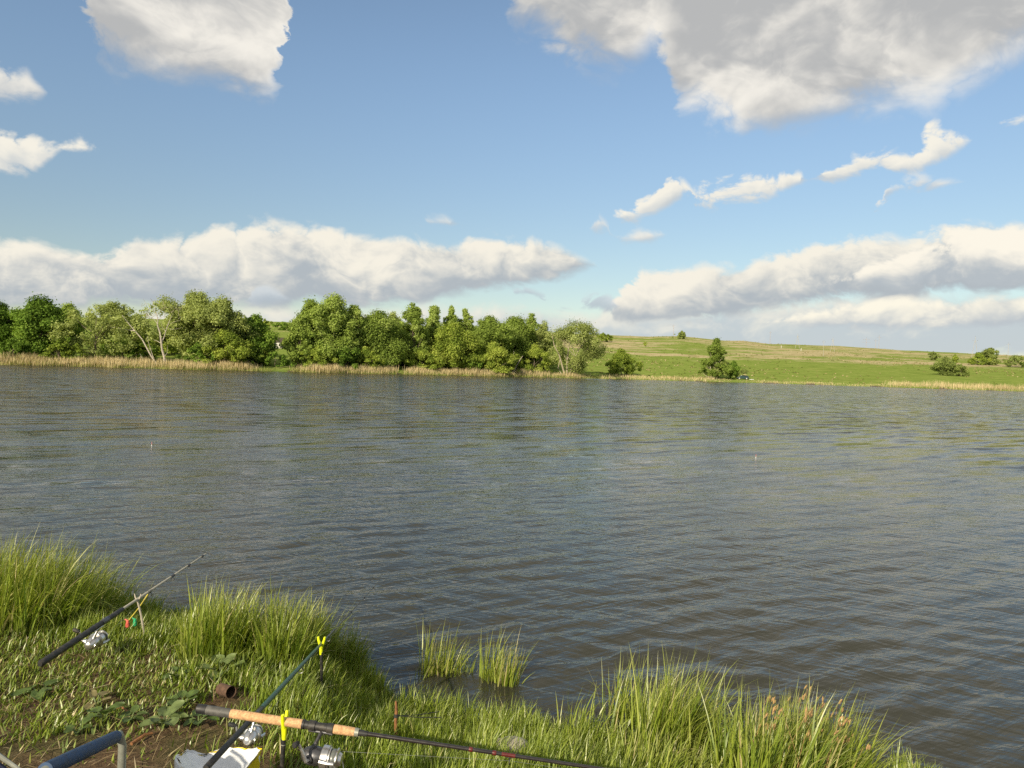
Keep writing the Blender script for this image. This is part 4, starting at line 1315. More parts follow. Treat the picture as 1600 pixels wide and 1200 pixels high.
def reel(foot, d, down, k, parent, body=M_DARKMETAL, trim=M_SILVER, hand=1, knob=M_BLACK):
    """spinning reel hanging under the seat; d points to the rod tip, `down` away from the rod, k is its scale"""
    d, down = d.normalized(), down.normalized()
    side = d.cross(down).normalized() * hand
    pt = lambda a, b, c: foot + d * a * k + down * b * k + side * c * k
    rt = empty('spinning_reel')
    rt.parent = parent
    mb = MB()
    mb.box(pt(0, 0.006, 0), (0.01 * k,) * 3)
    mb = MB()
    mb.tube([pt(-0.035, 0.002, 0), pt(0.035, 0.002, 0)], 0.005 * k, 8)
    mb.tube([pt(0.004, 0.0, 0), pt(-0.004, 0.02, 0), pt(-0.012, 0.042, 0), pt(-0.014, 0.056, 0)], [0.007 * k, 0.0055 * k, 0.0065 * k, 0.010 * k], 10)
    mb.build('stem', body, rt)
    mb = MB()
    mb.tube([pt(-0.044, 0.070, 0), pt(-0.036, 0.070, 0), pt(-0.020, 0.070, 0), pt(-0.002, 0.070, 0), pt(0.012, 0.070, 0)], [0.010 * k, 0.020 * k, 0.026 * k, 0.027 * k, 0.024 * k], 18)
    mb.tube([pt(-0.016, 0.070, -0.024), pt(-0.016, 0.070, 0.034)], [0.017 * k, 0.010 * k], 12)
    mb.build('gear_housing', body, rt)
    mb = MB()
    mb.tube([pt(0.012, 0.070, 0), pt(0.016, 0.070, 0), pt(0.034, 0.070, 0), pt(0.036, 0.070, 0)], [0.024 * k, 0.033 * k, 0.033 * k, 0.028 * k], 20)
    for s in (-1, 1):
        mb.tube([pt(0.016, 0.070, 0.031 * s), pt(0.040, 0.070, 0.036 * s), pt(0.058, 0.070, 0.036 * s)], [0.007 * k, 0.006 * k, 0.005 * k], 8)
    mb.build('rotor', trim, rt)
    sp = MB()
    prof = [(0.034, 0.014), (0.036, 0.029), (0.040, 0.030), (0.041, 0.0235), (0.056, 0.0225), (0.057, 0.030), (0.061, 0.030), (0.064, 0.020), (0.072, 0.016), (0.074, 0.010)]
    sp.tube([pt(a, 0.070, 0) for a, _ in prof], [q * k for _, q in prof], 22)
    spool = sp.build('spool', trim, rt)
    ln = MB()
    ln.tube([pt(0.0415, 0.070, 0), pt(0.045, 0.070, 0), pt(0.052, 0.070, 0), pt(0.0555, 0.070, 0)], [0.0245 * k, 0.0265 * k, 0.0262 * k, 0.0245 * k], 22)
    ln.build('wound_line', M_LINE, spool)
    mb = MB()
    pts = [pt(0.056 + 0.024 * math.sin(math.pi * t), 0.070 + 0.037 * math.sin(math.pi * t) * 0.9, 0.037 * math.cos(math.pi * t)) for t in np.linspace(0, 1, 14)]
    mb.tube(pts, 0.0012 * k, 6)
    mb.build('bail', trim, rt)
    mb = MB()
    mb.tube([pt(-0.016, 0.070, 0.034), pt(-0.018, 0.070, 0.046), pt(-0.030, 0.045, 0.050), pt(-0.046, 0.020, 0.054)], [0.006 * k, 0.005 * k, 0.0045 * k, 0.004 * k], 8)
    hd = mb.build('handle', trim, rt)
    mb = MB()
    mb.tube([pt(-0.046, 0.020, 0.052), pt(-0.047, 0.019, 0.062), pt(-0.048, 0.018, 0.078), pt(-0.048, 0.018, 0.082)], [0.005 * k, 0.008 * k, 0.0085 * k, 0.005 * k], 10)
    mb.build('knob', knob, hd)
    return rt


def line(a, d, down, pts, parent):
    mb = MB()
    mb.tube([a + d * s + down * o for s, o in pts], 0.0005, 5, False)
    mb.build('line', M_LINE, parent)


def rod_frame(a, b):
    d = (b - a).normalized()
    down = Vector((0, 0, -1))
    down = (down - d * down.dot(d)).normalized()
    return d, down


# the long feeder rod with the cork handle, lying across the foot of the picture
def cork_rod():
    a, b = P(309, 1107, 2.48), P(930, 1200, 2.42)
    d, down = rod_frame(a, b)
    root = empty('fishing_rod')
    tag(root, 'black fishing rod with cork handle lying across yellow rod rest', 'fishing rod')
    u = (P(565, 1145, 2.45) - a).length          # butt to the end of the fore grip
    part_along(a, d, [
        ('butt_cap', M_BLACK, [(-0.004, 0.010), (0.0, 0.0155), (0.028, 0.0165), (0.032, 0.0155)]),
        ('butt_grip', solid('grey_foam_grip', (0.085, 0.083, 0.075), 0.6, vary=0.25, scale=60), [(0.032, 0.0155), (0.06, 0.0158), (0.114, 0.0150), (0.116, 0.0148)]),
        ('rear_grip', M_CORK, [(0.116, 0.0148), (0.13, 0.0152), (0.30, 0.0148), (0.362, 0.0155), (0.366, 0.0150)]),
        ('reel_seat', M_BLACK, [(0.366, 0.0158), (0.374, 0.0160), (0.376, 0.0135), (0.388, 0.0135), (0.390, 0.0172), (0.412, 0.0172), (0.414, 0.0138), (0.452, 0.0138), (0.454, 0.0165), (0.474, 0.0165), (0.476, 0.013)]),
        ('fore_grip', M_CORK, [(0.476, 0.0150), (0.480, 0.0154), (0.52, 0.0150), (0.545, 0.0142), (0.548, 0.0138)]),
        ('winding_check', M_GREYMETAL, [(0.548, 0.0140), (0.562, 0.0135), (0.563, 0.0098)]),
        ('ferrule', M_BLACK, [(0.563, 0.0102), (0.575, 0.0100), (0.592, 0.0085)]),
        ('blank', M_CARBON, [(0.592, 0.0072), (1.0, 0.0064), (1.5, 0.0054), (2.2, 0.0042)]),
    ], root)
    for s in (0.94, 1.02):
        mb = MB()
        mb.tube([a + d * s, a + d * (s + 0.006), a + d * (s + 0.010), a + d * (s + 0.013)], [0.0074, 0.0082, 0.0082, 0.0072], 12)
        mb.build('red_band', M_RED, root)
    for s, z in ((1.08, 0.011), (1.62, 0.008), (2.05, 0.006)):
        guide(a, d, s, 0.006, z, down, root)
    line(a, d, down, [(0.50, 0.074), (1.08, 0.019), (1.62, 0.016), (2.05, 0.012)], root)
    side = d.cross(down)
    reel(a + d * 0.432 + down * 0.014, d, (down * 0.98 - side * 0.12), 1.18, root, hand=-1)
    return a, d


A_C, D_C = cork_rod()


# the green rod that runs out over the water
def green_rod():
    a, m = P(325, 1197, 2.30), P(502, 1006, 4.0)
    d, down = rod_frame(a, m)
    b = a + d * ((6.55 - a.y) / d.y)
    root = empty('fishing_rod')
    tag(root, 'dark green fishing rod with black butt running out over the water', 'fishing rod')
    L = (b - a).length
    part_along(a - d * 0.02, d, [
        ('butt_grip', M_BLACK, [(0.0, 0.009), (0.006, 0.0112), (0.36, 0.0108), (0.52, 0.0105), (0.53, 0.0095)]),
        ('reel_seat', M_CARBON, [(0.53, 0.0112), (0.60, 0.0112), (0.604, 0.0098)]),
        ('blank', M_GREEN, [(0.604, 0.0108), (1.0, 0.0108), (1.5, 0.0088), (1.9, 0.0066), (1.905, 0.0056)]),
        ('tip_section', M_CARBON, [(1.905, 0.0056), (2.6, 0.0046), (L - 0.5, 0.0032), (L, 0.0018)]),
    ], root)
    for s, z in ((1.25, 0.013), (1.92, 0.010), (2.7, 0.008), (3.3, 0.006), (3.8, 0.005)):
        if s < L:
            guide(a, d, s, 0.006, z, down, root, M_DARKMETAL, M_CARBON)
    line(a, d, down, [(0.56, 0.07), (1.25, 0.022), (1.92, 0.018), (2.7, 0.015), (3.3, 0.013), (min(3.8, L), 0.01)], root)
    side = d.cross(down)
    reel(a + d * 0.50 + down * 0.012, d, (down + side * 0.15), 1.0, root, body=M_SILVER)
    return a, d


A_G, D_G = green_rod()


# the short rod on the left
def grey_rod():
    a, b = P(62, 1038, 3.55), P(322, 865, 5.3)
    d, down = rod_frame(a, b)
    root = empty('fishing_rod')
    tag(root, 'fishing rod with black handle and pale grey blank among sedge', 'fishing rod')
    L = (b - a).length
    part_along(a, d, [
        ('handle', M_BLACK, [(0.0, 0.012), (0.01, 0.0175), (0.05, 0.017), (0.48, 0.016), (0.50, 0.014)]),
        ('reel_seat', M_DARKMETAL, [(0.50, 0.0165), (0.56, 0.0165), (0.565, 0.013)]),
        ('fore_grip', M_BLACK, [(0.565, 0.0150), (0.70, 0.0130), (0.705, 0.010)]),
        ('blank', M_GREYBLANK, [(0.705, 0.0085), (1.1, 0.0075), (L - 0.3, 0.0058), (L, 0.0036)]),
    ], root)
    for s, z in ((1.0, 0.012), (1.28, 0.010), (1.5, 0.008), (1.7, 0.006)):
        guide(a, d, s, 0.0072, z, down, root, M_DARKMETAL, M_CARBON)
    line(a, d, down, [(0.55, 0.085), (1.0, 0.022), (1.28, 0.019), (1.5, 0.016), (1.7, 0.014)], root)
    side = d.cross(down)
    reel(a + d * 0.47 + down * 0.016, d, (down + side * 0.35), 1.25, root, body=M_SILVER)
    # the bell clipped to the blank for bites
    p = a + d * 0.98
    q = P(199, 972, p.y - 0.05)
    bell = empty('bite_bell', p + down * 0.01)
    tag(bell, 'red and green bite bell hanging on yellow strap from grey rod', 'bite bell')
    o = p + down * 0.01
    mb = MB()
    mb.tube([Vector(), (q - o) * 0.5 + Vector((0.006, 0, 0)), (q - o)], [0.004, 0.0035, 0.0035], 8)
    mb.build('strap', solid('yellow_strap', (0.50, 0.42, 0.05), 0.5), bell)
    for off, mt, nm in ((Vector((0.002, 0, -0.012)), solid('pink_red_plastic', (0.62, 0.12, 0.09), 0.35), 'red_clip'), (Vector((0.042, 0.01, -0.006)), solid('green_plastic', (0.02, 0.30, 0.12), 0.35), 'green_clip')):
        c = q - o + off
        mb = MB()
        mb.tube([c + Vector((0, 0, 0.026)), c + Vector((0, 0, 0.022)), c + Vector((0, 0, 0.004)), c + Vector((0, 0, -0.016)), c + Vector((0.002, 0, -0.022))], [0.003, 0.008, 0.011, 0.013, 0.008], 12)
        mb.tube([c + Vector((0, 0, 0.02)), c + Vector((-0.018, 0, 0.03))], [0.005, 0.004], 8)
        mb.build(nm, mt, bell)
    return a, d


A_S, D_S = grey_rod()


def rod_rest(label, top, ground, fork, post, neon=True, tilt=0.0, face=0.0):
    root = empty('rod_rest', ground)
    tag(root, label, 'rod rest')
    t = top - ground
    mb = MB()
    mb.tube([Vector((0, 0, -0.08)), t * 0.45, t * 0.9], [post * 0.9, post, post], 10)
    mb.build('post', M_BLACK, root)
    mb = MB()
    mb.tube([t * 0.86, t * 0.9, t * 0.97], [post * 1.05, post * 0.75, post * 0.75], 10)
    mb.build('screw_joint', M_GREYMETAL, root)
    ca, sa = math.cos(face), math.sin(face)
    ax = Vector((ca, sa, 0))
    mb = MB()
    k = fork
    mb.tube([t - Vector((0, 0, 0.050 * k)), t - Vector((0, 0, 0.018 * k)), t + Vector((0, 0, 0.002))], [0.0085 * k, 0.011 * k, 0.012 * k], 10)
    for s in (-1, 1):
        mb.tube([t + ax * 0.003 * s, t + ax * 0.011 * s * k + Vector((0, 0, 0.016 * k)), t + ax * 0.017 * s * k + Vector((0, 0, 0.036 * k)), t + ax * (0.019 if s < 0 else 0.021) * s * k + Vector((0, 0, 0.054 * k))],
                [0.010 * k, 0.0085 * k, 0.0075 * k, 0.006 * k], 9)
    mb.build('fork', M_NEON, root)
    return root


p = A_C + D_C * 0.300
g = Vector((p.x - 0.012, p.y, landz(p.x, p.y)))
rod_rest('neon yellow rod rest on black post under the cork handle', p + Vector((0.004, 0, -0.018)), g, 0.88, 0.008, face=R(82))
p = A_G + D_G * ((4.0 - A_G.y) / D_G.y)
g = Vector((p.x + 0.01, p.y, landz(p.x, p.y)))
rod_rest('neon yellow forked rod rest holding the green rod by the water', p + Vector((0, 0, -0.012)), g, 0.95, 0.008, face=R(-4))
p = A_S + D_S * 0.86
g = Vector((p.x + 0.05, p.y + 0.02, landz(p.x, p.y)))
root = empty('rod_rest', g)
tag(root, 'thin pale forked stick holding up the grey rod', 'rod rest')
mb = MB()
t = p - g
mb.tube([Vector((0, 0, -0.05)), t * 0.6, t - Vector((0, 0, 0.01))], [0.007, 0.006, 0.006], 7)
mb.build('stick', M_PALE, root)
mb = MB()
for s in (-1, 1):
    mb.tube([t - Vector((0, 0, 0.012)), t + Vector((0.014 * s, 0, 0.010)), t + Vector((0.020 * s - 0.004, 0.008, 0.030))], [0.005, 0.004, 0.003], 7)
mb.build('fork', M_PALE, root)


# yellow bag with a white inside, top folded open
def bait_bag():
    r = np.random.default_rng(3)
    rim = [P(275, 1184, 2.52), P(292, 1172, 2.66), P(318, 1180, 2.70), P(345, 1170, 2.74), P(385, 1169, 2.74), P(410, 1169, 2.70), P(398, 1186, 2.54), P(384, 1203, 2.42), P(340, 1216, 2.38), P(290, 1206, 2.42)]
    c = sum(rim, Vector()) / len(rim)
    gz = landz(c.x, c.y)
    base = Vector((c.x, c.y, gz))
    root = empty('bait_bag', base)
    tag(root, 'yellow plastic bait bag with white crumpled inside standing open', 'bag')
    n = 60
    ring = []
    for i in range(n):
        f = i / n * len(rim)
        k, q = int(f), f - int(f)
        p = rim[k].lerp(rim[(k + 1) % len(rim)], q)
        ring.append(p)

    def shell(inset, name, mat, crumple, seed):
        V, F = [], []
        lv = [1.0, 0.92, 0.8, 0.6, 0.4, 0.2, 0.03]
        for j, h in enumerate(lv):
            for i, p in enumerate(ring):
                w = Vector((p.x - c.x, p.y - c.y, 0)) * (0.80 + 0.20 * h) * (1 - inset)
                z = gz + (p.z - gz) * h
                wr = crumple * (math.sin(i * 0.9 + j * 1.3 + seed) + 0.7 * math.sin(i * 2.3 - j * 2.1) + 0.5 * math.sin(i * 0.37 + j * 3.7)) * (0.5 if j == 0 else 1)
                V.append(Vector((c.x, c.y, 0)) + w + w.normalized() * wr + Vector((0, 0, z + (wr * 0.8 if j == 0 else 0))) - base)
        for j in range(len(lv) - 1):
            for i in range(n):
                F.append((j * n + i, (j + 1) * n + i, (j + 1) * n + (i + 1) % n, j * n + (i + 1) % n))
        F.append(tuple((len(lv) - 1) * n + i for i in range(n)))
        mb = MB()
        mb.add(V, F)
        return mb.build(name, mat, root, angle=180)
    shell(0.0, 'outer_film', M_YELLOW, 0.004, 1.0)
    V, F = [], []
    for j, (h, g) in enumerate(((1.0, 0.985), (1.012, 1.012), (0.97, 1.035), (0.86, 1.03))):
        for i, p in enumerate(ring):
            w = Vector((p.x - c.x, p.y - c.y, 0)) * g
            wr = 0.004 * math.sin(i * 0.6 + j * 2.0) + 0.002 * math.sin(i * 1.7)
            V.append(Vector((c.x, c.y, gz + (p.z - gz) * h + wr)) + w - base)
    for j in range(3):
        for i in list(range(0, 20)) + list(range(44, 60)):
            F.append((j * n + i, (j + 1) * n + i, (j + 1) * n + (i + 1) % n, j * n + (i + 1) % n))
    mb = MB()
    mb.add(V, F)
    mb.build('folded_rim', M_WHITE, root, angle=180)
    shell(0.03, 'inner_film', M_WHITE, 0.006, 2.0)
    # crumpled white lining that fills the mouth
    V, F = [], []
    m = 9
    for j in range(m):
        k = 1 - j / (m - 1)
        for i, p in enumerate(ring):
            w = Vector((p.x - c.x, p.y - c.y, 0)) * k * 0.955
            zr = p.z - 0.004
            z = zr * k + (c.z - 0.05) * (1 - k) - 0.035 * math.sin(math.pi * (1 - k)) + 0.007 * math.sin(i * 0.7 + j * 1.9) * (1 - k) * 2 * k + 0.006 * math.sin(i * 0.31 - j * 2.7) * (1 - k ** 3)
            V.append(Vector((c.x, c.y, 0)) + w + Vector((0, 0, z)) - base)
    for j in range(m - 2):
        for i in range(n):
            F.append((j * n + i, j * n + (i + 1) % n, (j + 1) * n + (i + 1) % n, (j + 1) * n + i))
    F.append(tuple((m - 2) * n + i for i in range(n)))
    mb = MB()
    mb.add(V[: (m - 1) * n], F)
    mb.build('white_lining', M_WHITE, root, angle=180)


bait_bag()


# folding chair, mostly below the frame
def chair():
    f = P(184, 1150, 2.12)                                   # front end of its right armrest
    gz = landz(f.x, f.y - 0.2)
    base = Vector((f.x - 0.27, f.y - 0.25, gz))
    root = empty('folding_chair', base)
    tag(root, 'folding chair with blue sleeved armrest and grey tube frame', 'chair')
    F = f - base
    back = P(70, 1204, 1.74) - base
    ar = (back - F)
    for s, dx in (('r', 0.0), ('l', -0.56)):
        o = Vector((dx, 0, 0))
        mb = MB()
        mb.tube([F + o + ar * 0.02 + Vector((0, 0, -0.012)), F + o + ar * 0.035, F + o + ar * 0.5, F + o + ar * 1.0], [0.011, 0.0175, 0.0185, 0.0185], 14)
        arm = mb.build('armrest', M_BLUE, root)
        mb = MB()
        mb.tube([F + o + ar * 0.12, F + o + ar * 0.02 + Vector((0.002, 0.012, 0.0)), F + o + Vector((0.008, 0.012, -0.035)), F + o + Vector((0.010, 0.0, -0.25)), Vector((F.x + dx + 0.012, F.y - 0.02, 0.0))], [0.011, 0.0115, 0.0115, 0.0115, 0.0115], 12)
        mb.build('leg', M_GREYMETAL, root)
        mb = MB()
        mb.tube([F + o + ar * 1.0, F + o + ar * 1.06, Vector((F.x + dx, F.y - 0.46, 0.30)), Vector((F.x + dx, F.y - 0.52, 0.0))], 0.0115, 12)
        mb.build('leg', M_GREYMETAL, root)
    mb = MB()
    V, Fc = [], []
    nx, ny = 13, 11
    for j in range(ny):
        for i in range(nx):
            u, v = i / (nx - 1), j / (ny - 1)
            V.append(Vector((F.x - 0.56 + 0.56 * u, F.y - 0.05 - 0.42 * v, 0.40 - 0.035 * math.sin(math.pi * u) - 0.03 * v)))
    for j in range(ny - 1):
        for i in range(nx - 1):
            Fc.append((j * nx + i, j * nx + i + 1, (j + 1) * nx + i + 1, (j + 1) * nx + i))
    mb.add(V, Fc)
    mb.build('seat', M_NAVY, root, angle=180)
    for y, z in ((-0.045, 0.40), (-0.47, 0.37)):
        mb = MB()
        mb.tube([(F.x - 0.565, F.y + y, z), (F.x + 0.005, F.y + y, z)], 0.0105, 12)
        mb.build('crossbar', M_GREYMETAL, root)


chair()


# a navy cloth bag with a pale trim at the very corner
def corner_bag():
    a, b = P(-60, 1142, 1.95), P(34, 1208, 1.88)
    c = Vector(((a.x + b.x) / 2 - 0.05, (a.y + b.y) / 2 - 0.16, 0))
    c.z = landz(c.x, c.y)
    root = empty('tackle_bag', c)
    tag(root, 'navy cloth tackle bag with pale grey trim in bottom corner', 'bag')
    e = (b - a)
    n = Vector((e.y, -e.x, 0)).normalized()
    if n.y > 0:
        n = -n
    mb = MB()
    V, F = [], []
    top = [a, b, b + n * 0.22, a + n * 0.22]
    for h in (0.0, 0.35, 0.8, 1.0):
        for p in top:
            z = c.z + (p.z - c.z) * h
            g = 1 + 0.10 * math.sin(math.pi * h)
            m = (top[0] + top[2]) / 2
            V.append(Vector((m.x + (p.x - m.x) * g, m.y + (p.y - m.y) * g, z - 0.004)) - c)
    for j in range(3):
        for i in range(4):
            F.append((j * 4 + i, j * 4 + (i + 1) % 4, (j + 1) * 4 + (i + 1) % 4, (j + 1) * 4 + i))
    F.append((12, 13, 14, 15))
    F.append((3, 2, 1, 0))
    mb.add(V, F)
    mb.build('body', M_NAVY, root, bevel=0.012)
    mb = MB()
    off = Vector((0, 0, 0.004)) - c
    mb.tube([a + off, a.lerp(b, 0.5) + off, b + off, b + n * 0.22 + off], 0.0065, 8)
    mb.build('trim', M_GREYMETAL, root)


corner_bag()


# rusty tin can lying on its side
def tin():
    c = on_land(352, 1094)
    root = empty('tin_can', c + Vector((0, 0, 0.004)), R(-36))
    root.scale = (0.85, 0.85, 0.85)
    tag(root, 'rusty open tin can lying on its side in the grass', 'tin can')
    r0 = 0.034
    prof = [(-0.055, r0 * 0.05), (-0.055, r0 * 0.96), (-0.052, r0), (-0.02, r0 * 0.985), (-0.017, r0 * 1.015), (-0.012, r0 * 0.985), (0.02, r0), (0.052, r0 * 1.0), (0.055, r0 * 1.05), (0.057, r0 * 1.0)]
    ax, o = Vector((1, 0, 0.10)).normalized(), Vector((0, 0, r0 + 0.018))
    mb = MB()
    mb.tube([o + ax * s for s, _ in prof], [q for _, q in prof], 28, False)
    mb.build('wall', M_RUST, root)
    mb = MB()
    mb.tube([o + ax * s for s, _ in [(0.0565, 0), (0.0, 0), (-0.050, 0), (-0.0505, 0)]], [r0 * 0.985, r0 * 0.965, r0 * 0.96, 0.001], 28, False)
    mb.build('inner_wall', M_RUSTIN, root)


tin()


# stake with a cord
def stake():
    c = on_land(619, 1166)
    t = P(619, 1096, c.y) - c
    root = empty('wooden_stake', c)
    tag(root, 'thin rust-brown wooden stake with cord tied round it', 'stake')
    r = np.random.default_rng(4)
    mb = MB()
    k = 8
    mb.tube([t * q + Vector((r.normal(0, 0.0014), r.normal(0, 0.0014), -0.06 if i == 0 else 0)) for i, q in enumerate(np.linspace(0, 1, k))], [0.0095, 0.0098, 0.0088, 0.0092, 0.0080, 0.0082, 0.0074, 0.0045], 9)
    mb.build('stick', M_STAKE, root)
    mb = MB()
    q = t * 0.68
    for z in (-0.006, 0, 0.006):
        mb.ring(q + Vector((0, 0, z)), (0, 0.1, 1), 0.0095, 0.0026, 14, 6)
    e1, e2 = P(686, 1112, c.y + 0.25) - c, P(690, 1121, c.y + 0.15) - c
    mb.tube([q, q.lerp(e1, 0.5) + Vector((0, 0, -0.006)), e1], 0.0022, 6)
    mb.tube([q, q.lerp(e2, 0.5) + Vector((0, 0, -0.004)), e2], 0.0022, 6)
    mb.build('cord', M_CORD, root)


stake()


def stone():
    c = on_land(797, 1190)
    r = np.random.default_rng(8)
    V, F = [], []
    nu, nv = 16, 9
    for j in range(nv):
        ph = math.pi * j / (nv - 1)
        for i in range(nu):
            th = 2 * math.pi * i / nu
            k = 1 + 0.10 * math.sin(3 * th + 1) + 0.07 * math.sin(5 * th + 3 * ph) + r.normal(0, 0.03)
            V.append(Vector((0.085 * k * math.sin(ph) * math.cos(th), 0.062 * k * math.sin(ph) * math.sin(th), 0.050 * math.copysign(abs(math.cos(ph)) ** 0.6, math.cos(ph)) + 0.065)))
    for j in range(nv - 1):
        for i in range(nu):
            F.append((j * nu + i, (j + 1) * nu + i, (j + 1) * nu + (i + 1) % nu, j * nu + (i + 1) % nu))
    mb = MB()
    mb.add(V, F)
    o = mb.build('stone', M_STONE, None, angle=50)
    o.location = c
    o.rotation_euler = (0.08, 0.1, 0.4)
    tag(o, 'pale rough stone in the grass beneath the rod', 'stone')


stone()


def stick(label, a, b, r0, bend=0.02):
    p, q = on_land(*a), on_land(*b)
    o3 = Vector((0, 0, r0 * 1.2 + 0.006))
    mb = MB()
    m = p.lerp(q, 0.5) + Vector((0, bend, 0.004))
    mb.tube([o3, m - p + o3, q - p + o3], [r0, r0 * 0.9, r0 * 0.6], 7)
    o = mb.build('fallen_stick', M_STAKE)
    o.location = p
    tag(o, label, 'stick')


stick('brown stick lying at the edge of bare soil', (205, 1168), (238, 1152), 0.008)
stick('short pale stick in front of the dark weeds', (176, 1112), (200, 1118), 0.006)


# bite floats out on the lake
for i, (px, py, lb) in enumerate([(237, 693, 'tiny pink float on the water toward the dead tree'), (1181, 712, 'tiny pink float on the water below the hill')]):
    c = on_water(px, py + 4)
    root = empty('fishing_float', c)
    root.scale = (0.7, 0.7, 0.7)
    tag(root, lb, 'float', 'floats out on the lake')
    mb = MB()
    mb.tube([(0, 0, -0.06), (0, 0, -0.02), (0, 0, 0.02), (0, 0, 0.05), (0, 0, 0.07)], [0.003, 0.008, 0.011, 0.008, 0.003], 12)
    mb.build('body', M_WHITE, root)
    mb = MB()
    mb.tube([(0, 0, 0.06), (0.003, 0, 0.15)], [0.006, 0.005], 8)
    mb.build('antenna', solid('pink_float_paint', (0.75, 0.20, 0.16), 0.4), root)


# ------------------------------------------------------------------ far things
M_ROOF = solid('dark_brown_roof', (0.055, 0.038, 0.030), 0.8, vary=0.3, scale=2)
M_WALL = solid('white_limewash', (0.56, 0.54, 0.50), 0.85, vary=0.1, scale=2)
M_GLASS = solid('dark_window_glass', (0.02, 0.025, 0.03), 0.1, vary=0.1, scale=2)
M_TEAL = solid('teal_roof_sheet', (0.12, 0.32, 0.42), 0.5, vary=0.2, scale=2)
M_CONC = solid('pale_concrete', (0.36, 0.34, 0.29), 0.85, vary=0.12, scale=3)
M_PYLON = solid('rust_grey_steel', (0.36, 0.30, 0.27), 0.7, metal=0.2, vary=0.2, scale=3)
M_CERAMIC = solid('dark_insulator', (0.10, 0.08, 0.07), 0.4)
M_CARGREEN = solid('dark_green_car_paint', (0.012, 0.040, 0.032), 0.25, vary=0.1, scale=3, coat=0.6)
M_TYRE = solid('tyre_rubber', (0.02, 0.02, 0.02), 0.8)
M_HUB = solid('pale_hubcap', (0.70, 0.69, 0.66), 0.35, metal=0.4, vary=0.05)


def shed():
    dp = 235.0
    c = P(435, 546, dp)
    c.z = landz(c.x, c.y) - 0.1
    base_y = c.copy()
    k = dp / FOCAL
    root = empty('shed', c, R(8))
    tag(root, 'white shed with dark brown roof between dark tree and grove', 'shed')
    zb = (P(435, 547, dp) - c).z
    w, hwall, hroof = 15 * k, 9.5 * k, 7.5 * k
    z0 = max(zb, 0)
    mb = MB()
    mb.box((0, 0, (z0 + hwall) / 2), (w, 3.2, z0 + hwall))
    mb.build('wall', M_WALL, root, False)
    mb = MB()
    e, zt = 0.25, z0 + hwall
    V = [(-w / 2 - e, -1.6 - e, zt - 0.05), (w / 2 + e, -1.6 - e, zt - 0.05), (w / 2 + e, 1.6 + e, zt - 0.05), (-w / 2 - e, 1.6 + e, zt - 0.05), (-w / 2 - e, 0.3, zt + hroof), (w / 2 + e, 0.3, zt + hroof)]
    mb.add([Vector(v) for v in V], [(0, 1, 5, 4), (2, 3, 4, 5), (0, 4, 3), (1, 2, 5), (3, 2, 1, 0)])
    mb.build('roof', M_ROOF, root, False)
    for x in (-0.28, 0.22):
        mb = MB()
        mb.box((x * w, -1.61, z0 + hwall * 0.55), (0.55, 0.06, 0.7))
        fr = mb.build('window', M_GLASS, root, False)
        mb = MB()
        for dx, dz, sx, sz in ((0, 0.38, 0.7, 0.08), (0, -0.38, 0.7, 0.08), (0.31, 0, 0.08, 0.7), (-0.31, 0, 0.08, 0.7)):
            mb.box((x * w + dx, -1.645, z0 + hwall * 0.55 + dz), (sx, 0.06, sz))
        mb.build('window_frame', M_WALL, fr, False)
    # open veranda with pale posts at its right
    mb = MB()
    for x in (0.62, 1.0):
        mb.box((x * w, -1.5, (z0 + hwall) * 0.5), (0.16, 0.16, z0 + hwall))
    mb.box((0.8 * w, -1.5, z0 + hwall * 0.9), (0.42 * w, 0.14, 0.14))
    mb.box((0.8 * w, -1.5, z0 + hwall * 0.15), (0.42 * w, 0.14, 0.12))
    mb.build('veranda_rail', M_WALL, root, False)
    # the lower outhouse with a bluish roof
    b = P(419, 540, dp - 3)
    b.z = landz(b.x, b.y) - 0.1
    root = empty('outhouse', b, R(8))
    tag(root, 'small outhouse with blue-teal roof beside the white shed', 'shed')
    zt = (P(419, 532, dp - 3) - b).z
    mb = MB()
    mb.box((0, 0, zt / 2), (1.7, 1.7, zt))
    mb.build('wall', M_ROOF, root, False)
    mb = MB()
    V = [(-1.0, -1.05, zt), (1.0, -1.05, zt), (1.0, 0.9, zt + 1.3), (-1.0, 0.9, zt + 1.3)]
    mb.add([Vector(v) for v in V] + [Vector(v) - Vector((0, 0, 0.12)) for v in V], [(0, 1, 2, 3), (7, 6, 5, 4), (0, 4, 5, 1), (1, 5, 6, 2), (2, 6, 7, 3), (3, 7, 4, 0)])
    mb.build('roof', M_TEAL, root, False)


shed()


